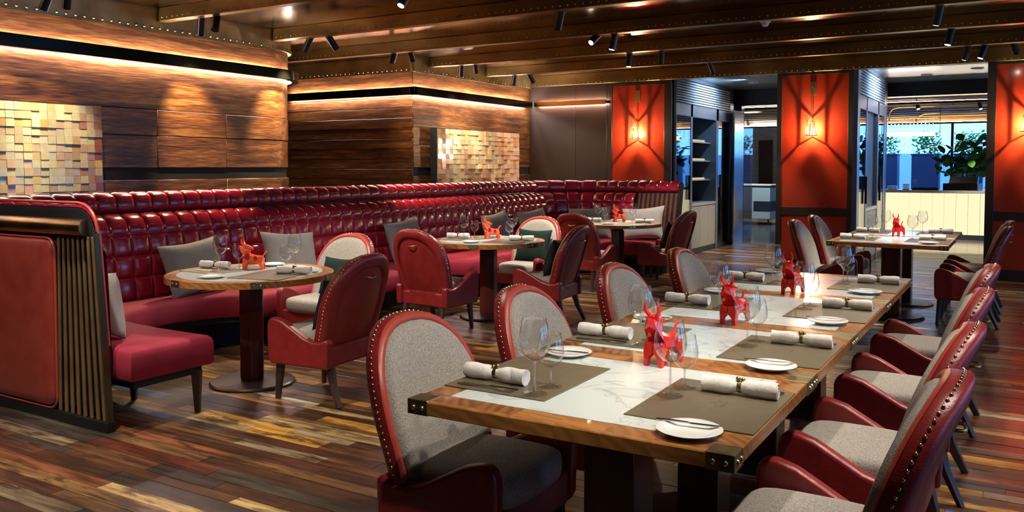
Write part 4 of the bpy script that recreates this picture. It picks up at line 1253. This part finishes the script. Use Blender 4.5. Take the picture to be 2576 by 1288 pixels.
for k, (tx, ty) in enumerate(TC):
    o = bull1 if k == 0 else dup(bull1)
    o.location = ((tx-0.12, tx-0.05, tx-0.05)[k], ty+0.10, ZT); o.scale = (0.86,0.86,0.86); o.rotation_euler = (0,0,R((31, 50, 45)[k])); tag(o, BO[k], 'figurine', BG)

# ------------------------------------------------------------------ mosaics of proud timber blocks
def mosaic(name, y0, y1, z0, z1, cols, rows, depth, label, pal):
    t = empty(name, (XW+0.03, 0, 0), 0, label, 'wall art', 'timber block mosaics')
    MB().box(0.0, depth, y0, y1, z0, z1).build('backboard', OLDBRASS if depth < 0.06 else BLACKM, t)
    cw = (y1-y0-0.012)/cols; rh = (z1-z0-0.012)/rows
    for i in range(cols):
        for j in range(rows):
            u, v = (i+0.5)/cols, (j+0.5)/rows
            c = pal(u, v)
            pr = rnd.choice((0.005, 0.007, 0.009, 0.012, 0.018))
            a = y0+0.006+i*cw; b = z0+0.006+j*rh
            tl = rnd.uniform(0.0, 0.007)
            m = MB()
            p8 = [(depth-0.004,a,b),(depth+pr+tl,a,b),(depth+pr+tl,a+cw-0.0015,b),(depth-0.004,a+cw-0.0015,b),
                  (depth-0.004,a,b+rh-0.0015),(depth+pr,a,b+rh-0.0015),(depth+pr,a+cw-0.0015,b+rh-0.0015),(depth-0.004,a+cw-0.0015,b+rh-0.0015)]
            m.hexa(p8); m.c = [c]*8
            m.build('block', TILEM, t)
    return t
def mixc(a, b, k): return tuple(a[i]+(b[i]-a[i])*k for i in range(3))
CRM, PINK, OCH, RUST, DKR = (0.66,0.62,0.40), (0.66,0.38,0.27), (0.60,0.40,0.15), (0.42,0.13,0.05), (0.26,0.045,0.025)
def pal1(u, v):
    k = max(0.0, min(1.0, (u-0.72)*3.2 + (0.55-v)*0.5 + rnd.gauss(0, 0.18)))
    b = rnd.choice((CRM, CRM, CRM, mixc(CRM, PINK, 0.6), mixc(CRM, OCH, 0.6), OCH if v > 0.75 else CRM, PINK if v < 0.25 else CRM))
    c = mixc(b, rnd.choice((RUST, DKR, OCH)), k)
    s = rnd.uniform(0.8, 1.1); return tuple(q*s for q in c)
def pal2(u, v):
    w = math.exp(-((u-0.20)/0.07)**2) + 0.8*math.exp(-((u-0.45)/0.10)**2) + 0.5*math.exp(-((u-0.64)/0.05)**2)
    b = rnd.choice((PINK, OCH, mixc(PINK, RUST, 0.5), mixc(PINK, CRM, 0.4), PINK))
    c = mixc(b, CRM, min(1, w))
    if 0.32 < u < 0.62 and v < 0.32: c = mixc(c, DKR, 0.55)
    s = rnd.uniform(0.75, 1.1); return tuple(q*s for q in c)
mosaic('block_mosaic', 3.42, 4.705, 1.10, 2.005, 18, 13, 0.012, 'cream and rust block mosaic panel at the left edge of the timber wall', pal1)
mosaic('block_mosaic', 9.70, 11.96, 1.14, 2.005, 24, 12, 0.115, 'small spotlit terracotta and cream block mosaic on the far timber wall', pal2)

# ------------------------------------------------------------------ spotlights on the ceiling
def spot(x, y_, aim, power, label, size=38, blend=0.6, ln=0.20, group='black cylinder spotlights', radius=0.03, on=True, colr=(1.0,0.90,0.78), rec=0.001):
    t = empty('track_spotlight', (x, y_, ZC), 0, label, 'spotlight', group)
    d = (Vector(aim) - Vector((x, y_, 2.78))).normalized()
    top = Vector((0, 0, -0.085)); end = top + d*ln
    MB().tube([(0,0,0),(0,0,-0.09)], 0.010, 8).build('stem', BLACK, t, smooth=50)
    MB().lathe([(0.035,0.0),(0.035,-0.012),(0.0005,-0.013)], 16).build('ceiling_rose', BLACK, t, smooth=40)
    MB().tube([top - d*0.02, top - d*0.0199, end - d*(rec+0.008), end, end, end - d*rec], [0.0355, 0.036, 0.036, 0.036, 0.031, 0.030], 18).build('barrel', BLACK, t, smooth=40)
    MB().tube([end - d*(rec-0.001), end - d*(rec-0.003)], 0.027, 16).build('lens', BULB, t, smooth=50)
    if on and power > 0:
        ld = bpy.data.lights.new('spot_beam', 'SPOT')
        ld.energy = power*LAMP; ld.color = colr
        ld.spot_size = R(size); ld.spot_blend = blend; ld.shadow_soft_size = radius
        lo = bpy.data.objects.new('spot_beam', ld); col.objects.link(lo); lo.parent = t
        lo.location = end + d*0.02
        lo.rotation_euler = d.to_track_quat('-Z', 'Y').to_euler()
    return t
WN = ['nearest', 'second', 'third', 'fourth', 'fifth', 'last']
wallY = [4.0, 5.45, 6.90, 8.35, 9.80, 11.25]
PW = [(60,70),(160,140),(210,240),(0,60),(100,100),(40,20)]
aims = [((XW,3.7,1.4),(XW,4.3,1.35)), ((XW,5.75,1.6),(-5.9,4.6,0.9)), ((XW,6.85,1.9),(-5.9,8.0,0.95)), ((-8.0,9.3,1.6),(XW,9.9,1.7)), ((XW,10.4,1.6),(XW,11.2,1.6)), ((XW,11.7,1.5),(-6.3,YB,1.4))]
for k, yy in enumerate(wallY):
    spot(-6.70, yy, aims[k][0], PW[k][0], 'left spotlight of the %s pair along the timber wall' % WN[k], 56, 0.8, colr=(1.0,0.76,0.45), rec=0.05)
    spot(-6.48, yy, aims[k][1], PW[k][1], 'right spotlight of the %s pair along the timber wall' % WN[k], 52, 0.8, colr=(1.0,0.76,0.45), rec=0.05)
spot(-4.21, 5.45, (-4.5,4.2,0.75), 130, 'spotlight cut off by the top of the frame, above the round tables', 42)
spot(-3.62, 6.90, (-4.45,7.5,0.75), 200, 'lone spotlight below the second full ceiling beam, above the middle round table', 46)
spot(-3.91, 8.35, (-4.6,6.0,0.8), 170, 'steeply tilted spotlight over the round tables, beside an upright one', 36)
spot(-3.73, 8.35, (-4.2,8.2,0.75), 120, 'upright spotlight with lit lens over the round tables', 46)
spot(-4.19, 9.80, (-4.4,9.8,0.75), 150, 'dim spotlight left of a lit one over the far round table', 46)
spot(-3.78, 9.80, (-4.2,10.7,0.8), 130, 'lit spotlight over the far round table', 40)
spot(-3.67, 11.25, (-3.2,12.6,0.6), 60, 'spotlight tilted right before the wine cabinet', 40)
spot(-0.65, 8.35, (-1.1,8.9,0.75), 150, 'large lit spotlight at upper right below the third beam', 44)
spot(-0.65, 9.80, (-1.1,9.6,0.75), 130, 'sparkling lit spotlight at right above the distant table', 44)
spot(-0.57, 11.25, (-1.3,11.8,0.4), 50, 'unlit looking spotlight left of the last lit one by the right column', 40)
spot(-0.39, 11.25, (-1.3,11.0,0.2), 60, 'lit spotlight beside the top corner of the right column', 40)
spot(-0.15, 11.25, (0.3,YB,1.6), 60, 'last spotlight at the right, leaning towards the right column', 40)
# the same tracks go on over the long table, above the frame
for k, (x, y_, a, p) in enumerate(((-0.55,2.55,(-1.3,2.5,0.75),48),(-0.60,4.0,(-1.2,3.4,0.75),46),(-0.62,5.45,(-1.2,4.6,0.75),52),(-0.64,6.90,(-1.1,5.6,0.75),58),
                             (-0.20,1.10,(-1.9,2.5,0.75),75),(0.35,2.55,(-0.45,2.6,0.6),80),(0.35,4.0,(-0.45,3.7,0.6),80),(0.35,5.45,(-0.45,5.0,0.6),80),
                             (-3.9,2.2,(-3.8,2.7,0.0),150),(-2.9,4.0,(-2.5,3.5,0.0),40),(-4.4,0.95,(-4.65,2.7,0.6),95),(-4.3,3.95,(-4.55,5.4,0.75),190))):
    spot(x, y_, a, p, 'spotlight number %s of the unseen track above and behind the camera' % (NTH + ['eleventh','twelfth'])[k], 62, 0.8)

# ------------------------------------------------------------------ wall sconces on the red lacquer
def sconce(x, label):
    t = empty('wall_sconce', (x, YB+0.008, 0), 0, label, 'wall lamp', 'lantern sconces on the red panels')
    MB().box(-0.035, 0.035, -0.022, 0, 2.48, 2.66).build('back_plate', BRASS, t, bevel=0.004)
    MB().tube([(0,-0.02,2.57),(0,-0.10,2.60),(0,-0.11,2.56),(0,-0.11,2.16)], 0.006, 8).build('arm', BRASS, t, smooth=60)
    # tapered hexagonal cage: bottom wide, top narrow
    zt, zb, rt, rb_ = 2.08, 1.90, 0.055, 0.088
    P = lambda r, z, k: (r*math.cos(R(60*k+30)), -0.11+r*math.sin(R(60*k+30)), z)
    cage = MB()
    for k in range(6):
        cage.tube([P(rt,zt,k), P(rb_,zb,k)], 0.006, 5); cage.tube([P(rt,zt,k), P(rt,zt,k+1)], 0.006, 5); cage.tube([P(rb_,zb,k), P(rb_,zb,k+1)], 0.006, 5)
        cage.tube([P(rt,zt,k), (0,-0.11,2.17)], 0.003, 5)
        cage.tube([P(rt,zt,k), P(rt*1.1,zt+0.045,k)], 0.003, 5)
    cage.build('cage', BRASS, t, smooth=60)
    g = MB(); g.loft([[P(rb_*0.93,zb+0.004,k) for k in range(6)], [P(rt*0.93,zt-0.004,k) for k in range(6)]]); g.build('glass_panes', WINEGLASS, t)
    MB().lathe([(0.0005,1.912),(0.016,1.914),(0.018,1.93),(0.014,1.95),(0.0005,1.956)], 12, (0,-0.11,0)).build('bulb', LANTERN, t, smooth=80)
    ld = bpy.data.lights.new('sconce_light', 'POINT'); ld.energy = 30*LAMP; ld.color = (1.0,0.80,0.48); ld.shadow_soft_size = 0.005
    lo = bpy.data.objects.new('sconce_light', ld); col.objects.link(lo); lo.parent = t; lo.location = (0,-0.11,1.985)
    return t
sconce(-5.23, 'lantern sconce on the red panel left of the wine cabinet')
sconce(-2.575, 'lantern sconce on the middle red column, glowing strongly')
sconce(0.03, 'lantern sconce on the right red column, cut by the frame edge')

# ------------------------------------------------------------------ wine cabinets (front faces +x, runs along +y from y=0)
def wine_cabinet(name, loc, sy, label, bottles=True):
    t = empty(name, loc, 0, label, 'cabinet', 'blue grey wine cabinets')
    Y = lambda v: v*sy
    D = 0.50; HT = 2.92
    def bx(n, x0, x1, a, b, z0, z1, mt, bv=0.004, par=t):
        return MB().box(x0, x1, Y(a), Y(b), z0, z1).build(n, mt, par, bevel=bv, seg=1)
    bx('carcass', -D, -D+0.03, 0.0, 3.28, 0.0, HT, BLACK)
    bx('side', -D, 0.0, 0.0, 0.22, 0.0, HT, BLUEMET); bx('side', -D, 0.0, 3.06, 3.28, 0.0, HT, BLUEMET)
    bx('mullion', -D, 0.0, 0.885, 0.985, 0.0, 2.48, BLUEMET); bx('mullion', -D, 0.0, 2.25, 2.37, 0.0, 2.48, BLUEMET)
    bx('header', -0.06, 0.0, 0.22, 3.06, 2.28, 2.48, BLUEMET)
    bx('vent_frame', -0.06, 0.0, 0.22, 3.06, 2.86, HT, BLUEMET)
    for i in range(9):
        z = 2.495+i*0.041
        m = MB(); m.hexa([(-0.03,Y(0.23),z),(0.0,Y(0.23),z-0.004),(0.0,Y(3.05),z-0.004),(-0.03,Y(3.05),z),(-0.03,Y(0.23),z+0.026),(0.0,Y(0.23),z+0.022),(0.0,Y(3.05),z+0.022),(-0.03,Y(3.05),z+0.026)])
        m.build('louvre', WHITEP, t)
    bx('vent_back', -0.10, -0.08, 0.22, 3.06, 2.48, 2.86, BLACKM, None)
    bx('plinth', -D, -0.01, 0.22, 3.06, 0.0, 0.09, BLACK)
    # glass doors
    for a, b, hy in ((0.22, 0.885, 0.80), (2.37, 3.06, 2.44)):
        d = bx('glass_door', -0.022, -0.006, a+0.004, b-0.004, 0.09, 2.275, CABGLASS, None)
        bx('door_handle', 0.0, 0.035, hy-0.02, hy+0.02, 0.92, 1.32, BLACK, 0.006, d)
        for j in range(5):
            bx('shelf', -D+0.03, -0.03, a+0.01, b-0.01, 0.45+0.38*j, 0.462+0.38*j, STEEL, None)
    # dark niche with sloping lit shelves, cream doors below
    bx('niche_back', -D+0.03, -D+0.05, 0.985, 2.25, 0.85, 2.28, BLACKM, None)
    for z in (1.22, 1.55, 1.87):
        m = MB(); m.hexa([(-0.40,Y(1.0),z+0.06),(-0.10,Y(1.0),z),(-0.10,Y(2.24),z),(-0.40,Y(2.24),z+0.06),(-0.40,Y(1.0),z+0.075),(-0.10,Y(1.0),z+0.015),(-0.10,Y(2.24),z+0.015),(-0.40,Y(2.24),z+0.075)])
        s = m.build('niche_shelf', CREAMP, t)
        m = MB(); m.box(-0.105,-0.098, Y(1.02), Y(1.9), z+0.018, z+0.055); m.build('shelf_light', emit_mat('niche light', (1.0,0.85,0.55), 0.35) if 'nl' not in MATS else MATS['nl'], s)
    bx('niche_sill', -D+0.03, 0.0, 0.985, 2.25, 0.80, 0.85, STONE)
    for i in range(3):
        a = 0.985+i*(1.265/3)
        bx('cupboard_door', -0.03, -0.008, a+0.003, a+1.265/3-0.003, 0.09, 0.798, CREAMP, 0.003)
    return t
wine_cabinet('wine_cabinet', (-4.70, 12.64, 0), 1.0, 'blue grey wine cabinet with black niche, left of the doorway')
wine_cabinet('wine_cabinet', (-1.98, 12.60, 0), 0.84, 'narrower looking wine cabinet right of the middle red column')
def bottle_proto():
    return MB().lathe([(0.0005,0),(0.036,0),(0.037,0.01),(0.037,0.19),(0.030,0.215),(0.014,0.235),(0.0135,0.30),(0.0005,0.30)], 14).mesh('wine_bottle')
bme = bottle_proto(); bme.materials.append(BOTTLE)
for p in bme.polygons: p.use_smooth = True
k = 0
for j in range(5):
    for a in (12.95, 13.10, 13.25, 13.38, 15.12, 15.30, 15.48):
        o = bpy.data.objects.new('wine_bottle', bme); col.objects.link(o)
        o.location = (-4.90, a, 0.4625+0.38*j)
        tag(o, 'dark wine bottle on the %s shelf behind the cabinet\'s %s glass door' % (['lowest','second lowest','middle','second highest','top'][j], 'left' if a < 14 else 'right'), 'bottle', 'bottles in the wine cabinet')

# ------------------------------------------------------------------ bar at the far end
bar = empty('bar_counter', (0, 19.2, 0), 0, 'long bar counter with backlit cream front and stone top', 'bar counter')
MB().box(-3.3, 4.0, 0.06, 0.7, 0.0, 0.93).build('body', FRAME, bar)
MB().box(-3.35, 4.05, -0.12, 0.75, 0.93, 0.985).build('stone_top', STONE, bar, bevel=0.006)
MB().box(-3.3, 4.0, -0.03, 0.0, 0.0, 0.10).build('kick_plate', mat('kick plate', (0.03,0.035,0.06), 0.35), bar)
for i in range(34):
    x = -3.28 + i*0.2135
    MB().box(x, x+0.207, 0.0, 0.05, 0.10, 0.93).build('glow_panel', BARGLOW, bar)
MB().box(-3.3, 4.0, 0.05, 0.06, 0.10, 0.93).build('panel_backing', FRAME, bar)
# things on the counter
t = empty('cash_register', (-1.05, 19.5, 0.985), R(-12), 'black cash register on the right end of the bar top', 'cash register')
MB().box(-0.32, 0.32, -0.20, 0.20, 0.0, 0.14).build('drawer', BLACK, t, bevel=0.01)
m = MB(); m.hexa([(-0.26,-0.02,0.14),(0.26,-0.02,0.14),(0.26,0.14,0.14),(-0.26,0.14,0.14),(-0.26,0.06,0.27),(0.26,0.06,0.27),(0.26,0.16,0.27),(-0.26,0.16,0.27)]); m.build('screen', BLACK, t, bevel=0.008)
t = empty('flat_tray', (-1.72, 19.35, 0.985), 0, 'flat black tray on the bar left of the cash register', 'tray')
MB().box(-0.24, 0.24, -0.12, 0.12, 0.0, 0.015).build('base', BLACK, t); 
for a in ((-0.24,0.24,-0.12,-0.11),(-0.24,0.24,0.11,0.12),(-0.24,-0.23,-0.11,0.11),(0.23,0.24,-0.11,0.11)): MB().box(a[0],a[1],a[2],a[3],0.015,0.05).build('rim', BLACK, t)
o = MB().lathe([(0.0005,0),(0.04,0),(0.05,0.01),(0.085,0.06),(0.080,0.06),(0.045,0.016),(0.0005,0.012)], 20).build('small_bowl', mat('yellow glaze', (0.62,0.50,0.16), 0.3), smooth=50)
o.location = (-0.58, 19.4, 0.985); tag(o, 'small yellowish bowl at the right end of the bar top', 'bowl')
t = empty('flower_vase', (-3.02, 19.4, 0.985), 0, 'glass vase with dark drooping flowers on the left of the bar', 'vase')
MB().lathe([(0.0005,0),(0.05,0),(0.06,0.02),(0.045,0.12),(0.05,0.17)], 18).build('vase', WINEGLASS, t, smooth=50)
for k in range(7):
    a = k*0.9; m = MB(); m.tube([(0,0,0.02),(0.03*math.cos(a),0.03*math.sin(a),0.2),(0.14*math.cos(a),0.14*math.sin(a),0.30+0.04*(k % 3))], 0.004, 5); m.build('stem', LEAF, t)
    MB().ball((0.14*math.cos(a),0.14*math.sin(a),0.31+0.04*(k % 3)), 0.045, 7, 5).build('flower', mat('dark flower', (0.03,0.012,0.02), 0.6), t)
for k, (x, w, h_) in enumerate(((-2.70,0.30,0.11),(-2.36,0.22,0.08),(-2.10,0.16,0.13))):
    t = empty('white_dish_stack', (x, 19.5, 0.985), 0, ['widest','middle','tallest'][k] + ' of the three white dish stacks on the bar top', 'dishes', 'white dish stacks on the bar')
    for q in range(5):
        MB().lathe([(0.0005,0),(w*0.32,0),(w*0.5,h_*0.16),(w*0.48,h_*0.17),(0.0005,h_*0.03)], 18, (0,0,q*h_*0.19)).build('dish', PLATE, t, smooth=50)

# potted fig by the window
t = empty('fig_tree', (-1.10, 21.6, 0), 0, 'leafy green fig tree in a dark pot before the bar window', 'plant')
MB().lathe([(0.0005,0),(0.20,0),(0.26,0.5),(0.25,0.5),(0.20,0.44),(0.0005,0.44)], 24).build('pot', BLACK, t, smooth=40)
r_ = random.Random(5)
tips = []
for k in range(9):
    a = k*0.75; h1 = 0.95+0.05*k; rr = 0.30+0.28*r_.random(); top = Vector((rr*math.cos(a), rr*math.sin(a)*0.7, 1.35+0.65*r_.random()))
    pts = [Vector((0.02*math.cos(a),0.02*math.sin(a),0.44)), Vector((0.06*math.cos(a),0.06*math.sin(a),0.9)), top*0.62+Vector((0,0,0.42)), top]
    MB().tube(pts, [0.018,0.014,0.010,0.004], 6).build('branch', BARK, t, smooth=60)
    tips += [pts[2], pts[2].lerp(top, 0.5), top]
lm = MB()
for i in range(6):
    u = i/5; w = 0.085*math.sin(math.pi*min(1, u*0.92+0.04))**0.7
    lm.v += [(u*0.26, -w, -0.05*u*u+0.01), (u*0.26, 0, -0.05*u*u), (u*0.26, w, -0.05*u*u+0.01)]
for i in range(5):
    for j in range(2): lm.f.append((i*3+j, (i+1)*3+j, (i+1)*3+j+1, i*3+j+1))
lme = lm.mesh('leaf'); lme.materials.append(LEAF)
for p in lme.polygons: p.use_smooth = True
for k in range(150):
    b = r_.choice(tips); o = bpy.data.objects.new('leaf', lme); col.objects.link(o); o.parent = t
    o.location = b + Vector((r_.gauss(0,0.14), r_.gauss(0,0.12), r_.gauss(0.04,0.14)))
    o.rotation_euler = (r_.gauss(0,0.5), r_.gauss(0.1,0.6), r_.random()*6.28); s = r_.uniform(0.75,1.25); o.scale = (s,s,s)

# brass pot-rail frame with glass lamps over the bar
t = empty('pipe_rack', (0, 18.7, 0), 0, 'bent brass pipe rack with hanging stemware over the bar', 'rack')
for z, dy, xs in ((2.66, 0.0, -2.35), (2.54, 0.5, -1.90)):
    MB().tube([(xs,dy,2.38),(xs,dy,z-0.12),(xs+0.05,dy,z-0.04),(xs+0.16,dy,z),(0.6,dy,z)], 0.018, 10).build('pipe', BRASS, t, smooth=60)
for x in (-1.9,-1.2,-0.4): MB().tube([(x,0,2.66),(x,0,2.76)], 0.010, 8).build('hanger', BLACK, t)
MB().tube([(-2.6,0.25,2.44),(-1.5,0.25,2.44)], 0.012, 8).build('glass_rail', BRASS, t)
gm = MB().lathe([(0.0005,0),(0.035,0),(0.03,-0.004),(0.004,-0.01),(0.004,-0.09),(0.02,-0.10),(0.038,-0.14),(0.034,-0.20)], 12).mesh('hanging_glass'); gm.materials.append(WINEGLASS)
for p in gm.polygons: p.use_smooth = True
for k in range(15):
    o = bpy.data.objects.new('hanging_glass', gm); col.objects.link(o); o.location = (-2.55+0.07*k, 18.95, 2.428)
    tag(o, 'upside down stem glass hanging from the brass rack over the bar', 'glass', 'hanging glasses over the bar')
t = empty('bar_light_bar', (0, 18.95, 0), 0, 'glowing linear lamp under the hanging glasses over the bar', 'lamp')
MB().box(-2.6, -1.5, -0.05, 0.05, 2.09, 2.15).build('housing', BRASS, t, bevel=0.005)
MB().box(-2.58, -1.52, -0.045, 0.045, 2.08, 2.09).build('diffuser', emit_mat('bar lamp', (1.0,0.86,0.6), 6.0), t)
MB().box(-2.58, -1.52, -0.054, -0.05, 2.095, 2.145).build('face_light', MATS.get('x') or emit_mat('bar lamp face', (1.0,0.90,0.70), 1.3), t)
MB().box(-2.58, -1.52, -0.03, 0.03, 2.15, 2.156).build('added_uplight', emit_mat('added bar uplight', (1.0,0.80,0.55), 30.0), t)  # strip added on top of the lamp to lighten the beams above
for x in (-2.65, -1.45): MB().tube([(x,0.06,2.12),(x,0.06,2.76)], 0.005, 6).build('cable', BLACK, t)
for k, (x, y_) in enumerate(((-1.75,17.6),(-0.75,18.2),(-6.3,22.6),(-0.6,20.5))):  # the third is added to brighten the dark wall past the doorway
    tt = empty('track_spotlight', (x, y_, 2.74), 0, '%s small spotlight under the timber ceiling of the bar' % ['first','second','third','fourth'][k], 'spotlight', 'bar spotlights')
    MB().tube([(0,0,0),(0,0,-0.06)], 0.008, 6).build('stem', BLACK, tt); MB().tube([(0,0,-0.05),(0.04,-0.03,-0.20)], 0.035, 12).build('barrel', BLACK, tt, smooth=50)
    MB().tube([(0.0395,-0.0296,-0.198),(0.041,-0.031,-0.205)], 0.026, 12).build('lens', BULB, tt)
    ld = bpy.data.lights.new('spot_beam', 'SPOT'); ld.energy = 260*LAMP; ld.color = (1,0.82,0.6); ld.spot_size = R(80); ld.spot_blend = 0.7; ld.shadow_soft_size = 0.04
    lo = bpy.data.objects.new('spot_beam', ld); col.objects.link(lo); lo.parent = tt; lo.location = (0.05,-0.04,-0.23)

# sideboard seen through the doorway
t = empty('sideboard', (-5.93, 22.0, 0), 0, 'brown sideboard on short legs seen through the doorway', 'sideboard')
MB().box(-0.55, 0.10, -0.6, 0.6, 0.16, 0.98).build('body', BROWNV, t, bevel=0.008)
MB().box(0.10, 0.55, -0.6, 0.6, 0.16, 0.94).build('open_unit', CREAMP, t, bevel=0.006)
MB().box(0.14, 0.56, -0.605, 0.5, 0.35, 0.60).build('open_shelf', BLACKM, t)
MB().box(-0.57, 0.57, -0.62, 0.62, 0.98, 1.01).build('top', CREAMP, t, bevel=0.005)
for x in (-0.48, 0.48):
    for y_ in (-0.5, 0.5): MB().tube([(x,y_,0.16),(x*1.05,y_*1.05,0)], [0.022,0.014], 8).build('leg', DARKWOOD, t)
